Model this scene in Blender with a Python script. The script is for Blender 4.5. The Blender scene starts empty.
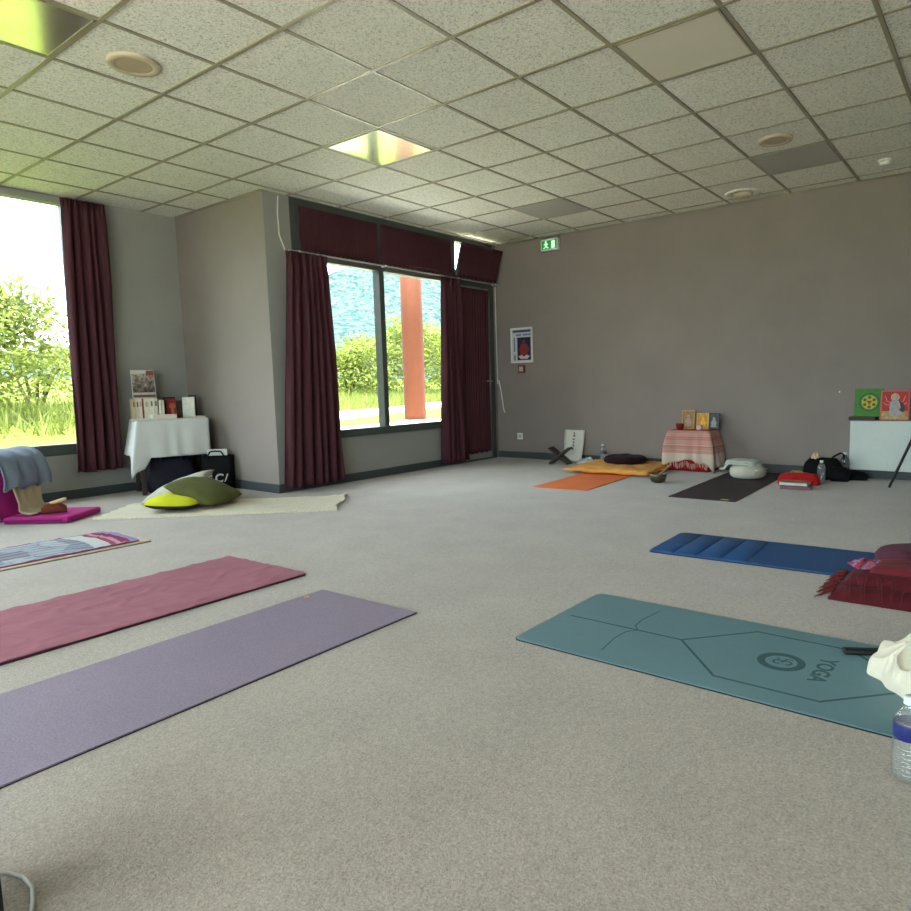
import bpy, bmesh, math, random
from math import sin, cos, pi, radians, hypot, atan2, exp
from mathutils import Vector, Matrix, noise
SC = bpy.context.scene
COL = SC.collection

# ------------------------------------------------------------------ camera, world, sun, exposure
cam = bpy.data.objects.new('camera', bpy.data.cameras.new('camera'))
COL.objects.link(cam)
_r = Vector((0.59643, -0.80231, -0.02386)); _u = Vector((0.09909, 0.04410, 0.99410)); _f = Vector((0.79653, 0.59528, -0.10580))
_m = Matrix((_r, _u, -_f)).transposed().to_4x4(); _m.translation = (-1.638, -3.605, 0.981)
cam.matrix_world = _m
cam.data.sensor_width = 36.0; cam.data.lens = 674.85 / 911 * 36.0
cam.data.shift_x = -49.9 / 911
cam.data.clip_start = 0.02; cam.data.clip_end = 3000
SC.camera = cam

SKY_STRENGTH = 9.0
SUN_STRENGTH = 38.0
SC.view_settings.view_transform = 'Standard'; SC.view_settings.look = 'None'
SC.view_settings.gamma = 1.0; SC.view_settings.use_curve_mapping = False
SC.view_settings.exposure = 0.40
world = bpy.data.worlds.new('sky'); SC.world = world; world.use_nodes = True
_bg = world.node_tree.nodes['Background']
_bg.inputs[0].default_value = (0.80, 0.91, 1.0, 1); _bg.inputs[1].default_value = SKY_STRENGTH
sun = bpy.data.objects.new('sun', bpy.data.lights.new('sun', 'SUN')); COL.objects.link(sun)
sun.data.energy = SUN_STRENGTH; sun.data.angle = radians(1.5); sun.data.color = (1.0, 0.95, 0.84)
sun.rotation_euler = Vector((0.20, 0.22, -0.95)).to_track_quat('-Z', 'Y').to_euler()
SC.cycles.max_bounces = 10; SC.cycles.diffuse_bounces = 6; SC.cycles.transparent_max_bounces = 16
SC.cycles.caustics_reflective = False; SC.cycles.caustics_refractive = False
SC.cycles.use_denoising = True

def portal(x0, x1, y, z0, z1):
    l = bpy.data.lights.new('sky_portal', 'AREA'); l.shape = 'RECTANGLE'; l.size = x1 - x0; l.size_y = z1 - z0
    l.cycles.is_portal = True
    o = bpy.data.objects.new('sky_portal', l); COL.objects.link(o)
    o.location = ((x0 + x1) / 2, y, (z0 + z1) / 2); o.rotation_euler = (-pi / 2, 0, 0)
portal(-3.9, 1.12, 3.50, 0.50, 2.74)
portal(2.44, 4.75, 1.96, 0.50, 2.74)
_p = bpy.data.lights.new('sky_portal', 'AREA'); _p.shape = 'RECTANGLE'; _p.size = 4.9; _p.size_y = 2.2; _p.cycles.is_portal = True
_p = bpy.data.objects.new('sky_portal', _p); COL.objects.link(_p); _p.location = (-4.28, -2.40, 1.58); _p.rotation_euler = (-pi / 2, 0, pi / 2)  # portal of the added rear window

# ------------------------------------------------------------------ helpers
def lin(c):
    return c / 12.92 if c <= 0.04045 else ((c + 0.055) / 1.055) ** 2.4
def rgb(r, g, b):
    return (lin(r / 255), lin(g / 255), lin(b / 255), 1)

class NT:
    def __init__(s, name):
        s.m = bpy.data.materials.new(name); s.m.use_nodes = True
        s.t = s.m.node_tree; s.n = s.t.nodes; s.b = s.n['Principled BSDF']; s._co = None
    def node(s, t, **kw):
        n = s.n.new(t)
        for k, v in kw.items(): setattr(n, k, v)
        return n
    def link(s, a, b): s.t.links.new(a, b)
    def co(s):
        if s._co is None: s._co = s.node('ShaderNodeTexCoord').outputs['Object']
        return s._co
    def noise(s, scale, detail=3, rough=0.6, stretch=None, dist=0.0):
        n = s.node('ShaderNodeTexNoise'); n.inputs['Scale'].default_value = scale
        n.inputs['Detail'].default_value = detail; n.inputs['Roughness'].default_value = rough
        n.inputs['Distortion'].default_value = dist
        if stretch:
            mp = s.node('ShaderNodeMapping'); mp.inputs['Scale'].default_value = stretch
            s.link(s.co(), mp.inputs[0]); s.link(mp.outputs[0], n.inputs[0])
        else: s.link(s.co(), n.inputs[0])
        return n.outputs[0]
    def ramp(s, fac, stops, interp='LINEAR'):
        r = s.node('ShaderNodeValToRGB'); r.color_ramp.interpolation = interp
        e = r.color_ramp.elements
        while len(e) < len(stops): e.new(0.5)
        for q, (p, c) in zip(e, stops): q.position = p; q.color = c
        s.link(fac, r.inputs[0]); return r.outputs[0]
    def mix(s, fac, a, b, mode='MIX'):
        x = s.node('ShaderNodeMix', data_type='RGBA', blend_type=mode)
        for sock, v in ((x.inputs[0], fac), (x.inputs[6], a), (x.inputs[7], b)):
            if isinstance(v, (int, float, tuple)): sock.default_value = v
            else: s.link(v, sock)
        return x.outputs[2]
    def math(s, op, a, b=0.0, c=0.0):
        x = s.node('ShaderNodeMath', operation=op)
        for sock, v in zip(x.inputs, (a, b, c)):
            if isinstance(v, (int, float)): sock.default_value = v
            else: s.link(v, sock)
        return x.outputs[0]
    def sep(s):
        x = s.node('ShaderNodeSeparateXYZ'); s.link(s.co(), x.inputs[0]); return x.outputs
    def schlick(s, f0=.04, k=.8):
        lw = s.node('ShaderNodeLayerWeight'); lw.inputs[0].default_value = .5
        return s.math('ADD', f0, s.math('MULTIPLY', s.math('POWER', lw.outputs['Facing'], 5.0), k))
    def bump(s, h, strength=0.3, dist=0.01):
        b = s.node('ShaderNodeBump'); b.inputs['Strength'].default_value = strength; b.inputs['Distance'].default_value = dist
        s.link(h, b.inputs['Height']); s.link(b.outputs[0], s.b.inputs['Normal'])
    def color(s, c):
        if isinstance(c, tuple): s.b.inputs['Base Color'].default_value = c
        else: s.link(c, s.b.inputs['Base Color'])
    def set(s, rough=0.8, spec=0.3, metal=0.0):
        s.b.inputs['Roughness'].default_value = rough; s.b.inputs['Specular IOR Level'].default_value = spec
        s.b.inputs['Metallic'].default_value = metal; return s

def scale(c, k): return (min(c[0] * k, 1), min(c[1] * k, 1), min(c[2] * k, 1), 1)

def mat(name, c, rough=0.8, spec=0.3, metal=0.0, var=0.12, vs=18, bump=0.0, bs=300, bd=0.002, stretch=None, sheen=0.0):
    """Plain surface of one colour with a gentle procedural variation and an optional fine bump."""
    t = NT(name).set(rough, spec, metal)
    n = t.noise(vs, 4, stretch=stretch)
    t.color(t.ramp(n, [(0.3, scale(c, 1 - var)), (0.7, scale(c, 1 + var))]))
    if bump: t.bump(t.noise(bs, 3, stretch=stretch), bump, bd)
    if sheen: t.b.inputs['Sheen Weight'].default_value = sheen
    return t.m

def new_mesh(name, bm):
    me = bpy.data.meshes.new(name); bm.normal_update(); bm.to_mesh(me); bm.free(); return me

def obj(name, bm, m, parent=None, smooth=False, loc=None, rot=None):
    o = bpy.data.objects.new(name, new_mesh(name, bm)); COL.objects.link(o)
    for mm in (m if isinstance(m, (list, tuple)) else [m]): o.data.materials.append(mm)
    if smooth:
        for p in o.data.polygons: p.use_smooth = True
        if smooth != 'all':
            try: o.data.set_sharp_from_angle(angle=radians(40))
            except Exception: pass
    if parent: o.parent = parent
    if loc: o.location = loc
    if rot: o.rotation_euler = rot
    return o

def tag(o, label, cat, group=None):
    o['label'] = label; o['category'] = cat
    if group: o['group'] = group
    return o

def thing(name, label, cat, loc=(0, 0, 0), rotz=0.0, group=None):
    o = bpy.data.objects.new(name, None); COL.objects.link(o); o.empty_display_size = 0.05
    o.location = loc; o.rotation_euler = (0, 0, rotz)
    return tag(o, label, cat, group)

def struct(name, bm, m, parent=None, smooth=False):
    o = obj(name, bm, m, parent, smooth)
    if parent is None: o['kind'] = 'structure'
    return o

def struct_root(name):
    o = bpy.data.objects.new(name, None); COL.objects.link(o); o.empty_display_size = .05; o['kind'] = 'structure'; return o

def dup(root, loc, rotz, label=None):
    r = root.copy(); COL.objects.link(r); r.location = loc; r.rotation_euler = (0, 0, rotz)
    if label: r['label'] = label
    for ch in list(root.children):
        c = ch.copy(); COL.objects.link(c); c.parent = r
        for g in list(ch.children):
            d = g.copy(); COL.objects.link(d); d.parent = c
    return r

BM = bmesh.new
def box(bm, x0, x1, y0, y1, z0, z1, bev=0.0, seg=2, M=None, mi=0):
    vs = [bm.verts.new(p) for p in ((x0,y0,z0),(x1,y0,z0),(x1,y1,z0),(x0,y1,z0),(x0,y0,z1),(x1,y0,z1),(x1,y1,z1),(x0,y1,z1))]
    fs = [bm.faces.new([vs[i] for i in q]) for q in ((3,2,1,0),(4,5,6,7),(0,1,5,4),(1,2,6,5),(2,3,7,6),(3,0,4,7))]
    for f in fs: f.material_index = mi
    geom = list(vs)
    if bev:
        es = list({e for f in fs for e in f.edges})
        r = bmesh.ops.bevel(bm, geom=es, offset=bev, segments=seg, profile=0.5, affect='EDGES', clamp_overlap=True)
        geom = list({v for f in r['faces'] for v in f.verts} | {v for v in vs if v.is_valid})
        if mi:
            for f in r['faces']: f.material_index = mi
    if M is not None: bmesh.ops.transform(bm, matrix=M, verts=geom)
    return bm

def tube(bm, pts, r, n=10, cap=True):
    """A round bar along a polyline; r is one radius or one per point."""
    pts = [Vector(p) for p in pts]; rs = r if isinstance(r, (list, tuple)) else [r] * len(pts)
    rings = []; prev = None
    for i, p in enumerate(pts):
        d = (pts[min(i + 1, len(pts) - 1)] - pts[max(i - 1, 0)]).normalized()
        if prev is None:
            a = d.orthogonal().normalized()
        else:
            a = (prev - d * prev.dot(d))
            a = a.normalized() if a.length > 1e-6 else d.orthogonal().normalized()
        prev = a; b = d.cross(a)
        rings.append([bm.verts.new(p + (a * cos(2*pi*k/n) + b * sin(2*pi*k/n)) * rs[i]) for k in range(n)])
    for q, w in zip(rings, rings[1:]):
        for k in range(n): bm.faces.new((q[k], q[(k+1) % n], w[(k+1) % n], w[k]))
    if cap: bm.faces.new(rings[0][::-1]); bm.faces.new(rings[-1])
    return bm

def lathe(bm, prof, n=32, c=(0, 0, 0), axis='Z', close=True):
    """Surface of revolution from (radius, height) pairs."""
    def P(r, h, a):
        x, y, z = r * cos(a), r * sin(a), h
        if axis == 'X': x, y, z = z, x, y
        if axis == 'Y': x, y, z = x, z, y
        return (x + c[0], y + c[1], z + c[2])
    rings = [[bm.verts.new(P(max(r, 1e-5), h, 2*pi*k/n)) for k in range(n)] for r, h in prof]
    for q, w in zip(rings, rings[1:]):
        for k in range(n): bm.faces.new((q[k], q[(k+1) % n], w[(k+1) % n], w[k]))
    if close: bm.faces.new(rings[0][::-1]); bm.faces.new(rings[-1])
    bmesh.ops.recalc_face_normals(bm, faces=bm.faces)
    return bm

def prism(bm, poly, z0, z1, bev=0.0, mi=0):
    lo = [bm.verts.new((x, y, z0)) for x, y in poly]; hi = [bm.verts.new((x, y, z1)) for x, y in poly]
    n = len(poly)
    fs = [bm.faces.new(lo[::-1]), bm.faces.new(hi)]
    for k in range(n): fs.append(bm.faces.new((lo[k], lo[(k+1) % n], hi[(k+1) % n], hi[k])))
    for f in fs: f.material_index = mi
    if bev:
        es = list(fs[1].edges) + list(fs[0].edges)
        bmesh.ops.bevel(bm, geom=es, offset=bev, segments=2, profile=0.5, affect='EDGES')
    bmesh.ops.recalc_face_normals(bm, faces=bm.faces)
    return bm

def rrect(w, d, r, n=5, cx=0, cy=0):
    out = []
    for sx, sy, a0 in ((1, 1, 0), (-1, 1, pi/2), (-1, -1, pi), (1, -1, 1.5*pi)):
        for k in range(n + 1):
            a = a0 + pi/2*k/n
            out.append((cx + sx*(w/2 - r) + r*cos(a), cy + sy*(d/2 - r) + r*sin(a)))
    return out

def slab(w, d, nx, ny, top, shape=None, z0=0.0):
    """A closed sheet on the ground: outline w x d, top height top(u,v) with u,v in -1..1; shape(u,v)->(x,y) bends the outline."""
    bm = BM(); T = []; B = []
    for j in range(ny + 1):
        a = []; b = []
        for i in range(nx + 1):
            u, v = 2*i/nx - 1, 2*j/ny - 1
            x, y = shape(u, v) if shape else (u*w/2, v*d/2)
            a.append(bm.verts.new((x, y, top(u, v)))); b.append(bm.verts.new((x, y, z0)))
        T.append(a); B.append(b)
    for j in range(ny):
        for i in range(nx):
            bm.faces.new((T[j][i], T[j][i+1], T[j+1][i+1], T[j+1][i])); bm.faces.new((B[j+1][i], B[j+1][i+1], B[j][i+1], B[j][i]))
    for i in range(nx):
        bm.faces.new((B[0][i], B[0][i+1], T[0][i+1], T[0][i])); bm.faces.new((B[ny][i+1], B[ny][i], T[ny][i], T[ny][i+1]))
    for j in range(ny):
        bm.faces.new((B[j+1][0], B[j][0], T[j][0], T[j+1][0])); bm.faces.new((B[j][nx], B[j+1][nx], T[j+1][nx], T[j][nx]))
    return bm

def pillow(w, d, h, n=26, pinch=0.10, wr=0.012, seed=0, power=0.5, bend=None, flat=0.5):
    """A stuffed cushion: two bulging faces meeting in a seam with slightly drawn-in sides; centred, lying flat."""
    bm = BM(); R = {}
    for s in (1, -1):
        for j in range(n + 1):
            for i in range(n + 1):
                u, v = 2*i/n - 1, 2*j/n - 1
                rim = i in (0, n) or j in (0, n)
                if s == -1 and rim: R[s, i, j] = R[1, i, j]; continue
                x = w/2*u*(1 - pinch*(1 - v*v)*abs(u)); y = d/2*v*(1 - pinch*(1 - u*u)*abs(v))
                z = s * h * (flat if s > 0 else 1 - flat) * (max(0, (1 - u*u)*(1 - v*v))) ** power
                if not rim: z += wr * noise.noise(Vector((x*9 + seed, y*9, s*3.1)))
                p = Vector((x, y, z))
                if bend: p = bend(p)
                R[s, i, j] = bm.verts.new(p)
        for j in range(n):
            for i in range(n):
                q = [R[s, i, j], R[s, i+1, j], R[s, i+1, j+1], R[s, i, j+1]]
                if len(set(q)) > 2:
                    try: bm.faces.new(q if s > 0 else q[::-1])
                    except ValueError: pass
    return bm

def drape(w, d, z, hang, flare=0.05, ruffle=0.02, waves=10, corner=0.0, n=28, seed=0, floor_z=0.004, side=None, bulge=0.03):
    """A cloth over a w x d table top at height z whose sides hang down; corners may hang lower as tails."""
    bm = BM(); per = []
    N = n * 4
    def edge(k):
        q, f = divmod(k, n); f = f / n
        a = [(-1, -1), (1, -1), (1, 1), (-1, 1)][q]; b = [(1, -1), (1, 1), (-1, 1), (-1, -1)][q]
        return a[0] + (b[0]-a[0])*f, a[1] + (b[1]-a[1])*f, q, f
    rings = []
    def ring(fn): rings.append([bm.verts.new(fn(k)) for k in range(N)])
    for s in (0.02, 0.35, 0.7, 0.97):
        ring(lambda k: (edge(k)[0]*w/2*s, edge(k)[1]*d/2*s, z + 0.0015*noise.noise(Vector((k*.3, s*4, seed)))))
    T = 12
    for t in range(T + 1):
        tt = t / T
        def f(k):
            u, v, q, fr = edge(k)
            c = max(0, 1 - min(fr, 1 - fr) / 0.16)              # 1 at a corner
            nx, ny = [(0, -1), (1, 0), (0, 1), (-1, 0)][q]
            if c > 0:
                mx, my = (1 if u > 0 else -1), (1 if v > 0 else -1)
                nx, ny = nx*(1-c) + mx*c*0.72, ny*(1-c) + my*c*0.72
            H = hang(q, fr) if callable(hang) else hang
            H = H + corner * c * c
            fl = side(q, fr) if side else flare
            ru = ruffle * sin(2*pi*waves*k/N + seed + 1.3*sin(k*.21 + seed)) * tt ** 0.8
            off = 0.006 + fl * tt ** 0.8 + ru
            off += c * bulge * sin(pi * tt)
            zz = z - H * tt if t else z - 0.002
            return (u*w/2 + nx*off, v*d/2 + ny*off, max(zz, floor_z))
        ring(f)
    c0 = bm.verts.new((0, 0, z))
    for k in range(N): bm.faces.new((c0, rings[0][k], rings[0][(k+1) % N]))
    for q, ww in zip(rings, rings[1:]):
        for k in range(N): bm.faces.new((q[k], ww[k], ww[(k+1) % N], q[(k+1) % N]))
    bmesh.ops.recalc_face_normals(bm, faces=bm.faces)
    return bm

def solid(o, t, off=-1.0):
    m = o.modifiers.new('thickness', 'SOLIDIFY'); m.thickness = t; m.offset = off; return o
def subd(o, k=1):
    m = o.modifiers.new('smooth', 'SUBSURF'); m.levels = k; m.render_levels = k; return o

def text_mesh(s, size, depth=0.0008, bold=False, shear=0.0, align='CENTER'):
    cu = bpy.data.curves.new('lettering', 'FONT'); cu.body = s; cu.size = size; cu.extrude = depth; cu.shear = shear
    cu.align_x = align; cu.align_y = 'CENTER'
    if bold: cu.offset = size * 0.025
    o = bpy.data.objects.new('lettering', cu); COL.objects.link(o)
    dg = bpy.context.evaluated_depsgraph_get(); dg.update()
    me = bpy.data.meshes.new_from_object(o.evaluated_get(dg)); bpy.data.objects.remove(o)
    bm = BM(); bm.from_mesh(me); bpy.data.meshes.remove(me)
    return bm

def frame_rect(bm, x0, x1, z0, z1, t, y0, y1):
    """A picture/window frame in the XZ plane, bar width t."""
    box(bm, x0, x1, y0, y1, z0, z0 + t); box(bm, x0, x1, y0, y1, z1 - t, z1)
    box(bm, x0, x0 + t, y0, y1, z0 + t, z1 - t); box(bm, x1 - t, x1, y0, y1, z0 + t, z1 - t)
    return bm

# ------------------------------------------------------------------ materials of the room
def carpet_mat():
    t = NT('carpet').set(1.0, 0.05)
    n1 = t.noise(150, 3, 0.7, dist=0.6); n2 = t.noise(3.0, 3); n3 = t.noise(45, 2, 0.6)
    c = t.ramp(n1, [(0.30, rgb(99, 91, 85)), (0.50, rgb(151, 141, 132)), (0.70, rgb(194, 182, 172))])
    c = t.mix(0.35, c, t.ramp(n3, [(0.35, rgb(130, 121, 113)), (0.65, rgb(171, 160, 150))]))
    t.b.inputs['Sheen Weight'].default_value = .30; t.b.inputs['Sheen Roughness'].default_value = .45
    c = t.mix(0.22, c, t.ramp(n2, [(0.35, rgb(133, 123, 116)), (0.65, rgb(167, 157, 147))]))
    t.color(c); t.bump(n1, 0.5, 0.006); return t.m
def wall_mat(name, c):
    t = NT(name).set(0.75, 0.25)
    n = t.noise(2.0, 3); f = t.noise(220, 2, 0.7)
    t.color(t.mix(0.10, t.ramp(n, [(0.35, scale(c, .96)), (0.65, scale(c, 1.04))]), t.ramp(f, [(0.3, scale(c, .8)), (0.7, scale(c, 1.2))])))
    t.bump(f, 0.12, 0.001); return t.m
def tile_mat():
    t = NT('mineral_ceiling_tile').set(0.9, 0.15)
    c = rgb(236, 235, 225)
    n = t.noise(75, 3, 0.65, dist=1.2); b = t.noise(2.2, 2)
    t.color(t.mix(0.75, t.ramp(b, [(0.3, scale(c, .95)), (0.7, scale(c, 1.04))]),
                  t.ramp(n, [(0.37, rgb(158, 156, 146)), (0.48, rgb(230, 229, 219)), (0.70, rgb(244, 243, 234))])))
    t.bump(n, 0.35, 0.004); return t.m

M_CARPET = carpet_mat()
M_WALL = wall_mat('taupe_wall_paint', rgb(138, 128, 122))
M_WALLG = wall_mat('grey_wall_and_light_tint', rgb(150, 150, 145))
M_TILE = tile_mat()
M_GRID = mat('beige_ceiling_bar', rgb(152, 145, 122), 0.35, 0.5, var=.04)
M_BASE = mat('slate_baseboard', rgb(62, 70, 72), 0.5, 0.4, var=.06)
M_FRAME = mat('green_grey_aluminium', rgb(70, 76, 72), 0.45, 0.4, var=.05)
M_WHITE = mat('white_paint', rgb(225, 225, 220), 0.45, 0.4, var=.03)
M_WALLX = mat('exterior_render', rgb(200, 195, 185), 0.9, var=.05)

def glass_mat():
    t = NT('window_glass')
    tr = t.node('ShaderNodeBsdfTransparent'); tr.inputs[0].default_value = (0.93, 0.96, 0.95, 1)
    gl = t.node('ShaderNodeBsdfGlossy'); gl.inputs['Roughness'].default_value = 0.02
    mx = t.node('ShaderNodeMixShader')
    t.link(t.schlick(.035, .7), mx.inputs[0]); t.link(tr.outputs[0], mx.inputs[1]); t.link(gl.outputs[0], mx.inputs[2])
    t.link(mx.outputs[0], t.n['Material Output'].inputs[0]); return t.m
M_GLASS = glass_mat()

# ------------------------------------------------------------------ setting
XB, YW, XC, YA, CH = 5.586, 1.89, 2.14, 3.432, 2.772
XR, YR = -4.2, -5.6            # rear and right wall, behind the camera
W = 0.14
b = BM(); prism(b, [(XR, YR), (XB, YR), (XB, YW), (XC, YW), (XC, YA), (XR, YA)], -.12, 0); struct('floor', b, M_CARPET)
struct('wall_back', box(BM(), XB, XB + W, YR - W, YW + W, -0.12, CH + .2), M_WALL)
struct('wall_right', box(BM(), XR - W, XB, YR - W, YR, -0.12, CH + .2), M_WALL)
b = BM(); box(b, XR - W, XR, YR, -4.9, -0.12, CH + .2); box(b, XR - W, XR, .12, YA + W, -0.12, CH + .2); box(b, XR - W, XR, -4.9, .12, -0.12, .45); box(b, XR - W, XR, -4.9, .12, 2.72, CH + .2)
struct('wall_rear', b, M_WALL)
b = BM(); box(b, XC, XC + W, YW + .001, YA + W, -0.12, CH + .2)
struct('wall_corner', b, M_WALL)
b = BM()                                                # alcove wall around the big left window
box(b, 1.14, XC, YA, YA + W, -0.12, CH + .2); box(b, -3.95, 1.14, YA, YA + W, -0.12, 0.42); box(b, XR, -3.95, YA, YA + W, -0.12, CH + .2)
box(b, -3.95, 1.14, YA, YA + W, 2.765, CH + .2)
struct('wall_left', b, M_WALLG)
b = BM(); box(b, XC + .0005, 2.42, YW, YW + W, -0.12, CH + .2); box(b, 2.42, 4.70, YW, YW + W, -0.12, 0.47); box(b, 5.50, XB, YW, YW + W, -0.12, CH + .2); box(b, 2.42, 5.50, YW, YW + W, 2.765, CH + .2)
struct('wall_front', b, M_WALLG)  # strip beside the corner is grey to imitate greenish light on taupe
struct('roof_slab', box(BM(), XR - .3, XB + .3, YR - .3, YW + .25, CH + .2, CH + .5), M_WALLX)
struct('roof_edge', box(BM(), XR - .3, XC + .25, YW + .25, YA + .25, CH + .2, CH + .5), M_WALLX)

# baseboards
def base(name, *boxes):
    bm = BM()
    for q in boxes: box(bm, *q, 0, 0.085, bev=0.003)
    return struct(name, bm, M_BASE)
base('baseboard_back', (XB - .014, XB, YR, YW))
base('baseboard_left', (XR, XC, YA - .014, YA))
base('baseboard_corner', (XC - .014, XC, YW - .014, YA - .014), (XC, 4.70, YW - .014, YW))

# ceiling: tiles above, exposed grid of bars below
b = BM(); prism(b, [(XR, YR), (XB, YR), (XB, YW + .08), (XC, YW + .08), (XC, YA + .08), (XR, YA + .08)], CH + .006, CH + .12); ceiling = struct('ceiling', b, M_TILE)
b = BM()
T = 0.6
for i in range(-7, 10): box(b, i*T - .012, i*T + .012, YR, YW if i*T > XC else YA, CH, CH + .007)
for j in range(-9, 6): box(b, XR, XC if j*T > YW else XB, j*T - .012, j*T + .012, CH + .0003, CH + .007)
struct('ceiling_grid', b, M_GRID, ceiling)
b = BM(); box(b, XB - .022, XB, YR, YW, CH - .001, CH + .004); box(b, XC - .022, XC, YW, YA, CH - .001, CH + .004)
struct('trim_1', b, M_GRID)

# left window (runs on past the frame of the photograph)
win = struct_root('window_1')
b = BM()
box(b, -3.95, 1.14, YA - .03, YA + .09, 0.42, 0.52, bev=.004); 
box(b, 1.085, 1.14, YA - .015, YA + .09, 0.52, 2.705); box(b, -3.95, -3.89, YA - .015, YA + .09, 0.52, 2.705); box(b, -1.45, -1.39, YA - .01, YA + .09, 0.52, 2.705)
struct('window_frame', b, M_FRAME, win)
struct('head_bar', box(BM(), -3.95, 1.14, YA - .015, YA + .09, 2.705, 2.765), mat('pale_head_bar', rgb(150, 152, 146), .45, .4, var=.04), win)
b = BM(); box(b, -3.89, -1.45, YA + .035, YA + .041, 0.52, 2.705); box(b, -1.39, 1.085, YA + .035, YA + .041, 0.52, 2.705)
struct('pane', b, M_GLASS, win)

# added rear window, unseen behind the camera, to brighten the room
win3 = struct_root('window_added_rear')
b = BM(); xa, xb = XR - .10, XR + .02
box(b, xa, xb, -4.9, .12, .45, .53); box(b, xa, xb, -4.9, .12, 2.66, 2.72)
for yy in (-4.9, -2.45, .05): box(b, xa, xb, yy, yy + .07, .53, 2.66)
struct('window_frame', b, M_FRAME, win3)
b = BM()
for yy in (-4.83, -2.38): box(b, XR - .05, XR - .044, yy, yy + 2.38, .53, 2.66)
struct('pane', b, M_GLASS, win3)

# window wall: main window with two panes, transom above
win2 = struct_root('window_2')
b = BM()
F0, F1 = YW - .02, YW + .08
box(b, 2.42, 2.52, F0, F1, 0.55, 2.765); box(b, 4.66, 4.76, F0, F1, 0.0, 2.765)
box(b, 2.52, 4.66, F0 - .02, F1, 0.47, 0.55, bev=.004); box(b, 2.52, 4.66, F0, F1, 2.215, 2.315); box(b, 2.52, 4.66, F0, F1, 2.70, 2.765)
box(b, 3.505, 3.572, F0, F1, 0.55, 2.215); box(b, 3.50, 3.566, F0, F1, 2.315, 2.70)
struct('window_frame', b, M_FRAME, win2)
b = BM(); box(b, 2.52, 3.505, YW + .03, YW + .036, .55, 2.215); box(b, 3.572, 4.66, YW + .03, YW + .036, .55, 2.215)
box(b, 2.52, 3.50, YW + .03, YW + .036, 2.315, 2.70); box(b, 3.566, 4.66, YW + .03, YW + .036, 2.315, 2.70)
struct('pane', b, M_GLASS, win2)

# glazed door with a fixed outer frame
door = struct_root('door_1')
b = BM(); box(b, 5.425, 5.50, F0, F1, 0, 2.765); box(b, 4.76, 5.425, F0, F1, 2.205, 2.305); box(b, 4.76, 5.425, F0, F1, 2.715, 2.765); box(b, 4.76, 5.425, F0, F1, 0, .02)
struct('door_frame', b, M_FRAME, door)
M_SASH = mat('pale_grey_sash', rgb(150, 152, 146), .45, .4, var=.04)
b = BM(); frame_rect(b, 4.765, 5.42, .022, 2.20, .055, YW - .005, YW + .055); box(b, 4.82, 5.365, YW - .005, YW + .055, .077, .15)
struct('door_leaf', b, M_SASH, door)
b = BM(); box(b, 4.82, 5.365, YW + .02, YW + .026, .15, 2.145); struct('pane', b, M_GLASS, door)
b = BM(); tube(b, [(5.395, YW - .005, 1.02), (5.395, YW - .05, 1.02), (5.29, YW - .05, 1.02)], .009); box(b, 5.375, 5.415, YW - .014, YW - .004, .93, 1.11, bev=.003)
struct('door_handle', b, M_SASH, door)

# the tilted fanlight over the door: hinged below, its top fallen into the room
sash = thing('fanlight', 'tilted open fanlight covered by burgundy cloth above the glazed door', 'window', (4.70, YW - .02, 2.305), 0)
sash['kind'] = 'structure'
sash.rotation_euler = (radians(17), 0, 0)
sash.location.x = 4.735
b = BM(); frame_rect(b, 0.03, .76, 0, .385, .03, -.02, .02); obj('sash_frame', b, M_FRAME, sash)
b = BM(); box(b, .06, .73, -.003, .003, .03, .355); obj('pane', b, M_GLASS, sash)

# ------------------------------------------------------------------ outside
def lawn_h(x, y):
    d = (y - 6.0 - .42*(x - 5)) / 1.085
    h = .42 + .03*noise.noise(Vector((x*.4, y*.4, 0)))
    if d > 1: h += .085*(d - 1) if d < 14 else .085*13 + .02*(d - 14)
    return min(h, 2.6)
def ground_grid(bm, x0, x1, y0, y1, nx, ny, fz):
    R = [[bm.verts.new((x0 + (x1-x0)*i/nx, y0 + (y1-y0)*(j/ny)**1.6, 0)) for i in range(nx + 1)] for j in range(ny + 1)]
    for r in R:
        for v in r: v.co.z = fz(v.co.x, v.co.y)
    for a, c in zip(R, R[1:]):
        for i in range(nx): bm.faces.new((a[i], a[i+1], c[i+1], c[i]))
    return bm
def lawn_mat():
    t = NT('rough_grass').set(.95, .1); n = t.noise(3, 5, .7); f = t.noise(40, 3, .7)
    t.color(t.mix(.5, t.ramp(n, [(.3, (.085, .125, .016, 1)), (.6, (.130, .160, .030, 1)), (.8, (.17, .18, .06, 1))]), t.ramp(f, [(.3, (.06, .10, .012, 1)), (.7, (.15, .175, .035, 1))]))); t.bump(f, 1, .05); return t.m
b = BM(); ground_grid(b, 2.30, 60, 4.0, 60, 60, 50, lawn_h); ground_grid(b, -40, 2.30, 3.58, 60, 50, 54, lawn_h)
struct('ground_lawn', b, lawn_mat(), smooth=True)
M_CONC = mat('pale_concrete', rgb(205, 200, 188), .9, .2, vs=4, var=.08, bump=.3, bs=120)
b = BM(); box(b, 2.30, 60, 2.05, 4.0, .2, .425)
struct('ground_bounce_terrace', b, M_CONC)  # added pale paving below the sill, bounces daylight up to the ceiling
struct('ground_bounce_yard', box(BM(), -40, XR - .15, -40, 3.55, -.4, -.1), M_CONC)  # added unseen yard, kept pale to throw light up through the rear window
b = BM(); R = []
for k in range(41):
    x = 4.3 + 27*k/40; yc = 6.15 + .42*(x - 5); R.append([b.verts.new((x - .4*w_, yc + w_, lawn_h(x - .4*w_, yc + w_) + .03)) for w_ in (-.75, -.25, .25, .75)])
for a_, c_ in zip(R, R[1:]):
    for i in range(3): b.faces.new((a_[i], c_[i], c_[i+1], a_[i+1]))
bmesh.ops.recalc_face_normals(b, faces=b.faces)
o = struct('garden_path', b, M_CONC, smooth=True); solid(o, .06, -1)

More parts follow.
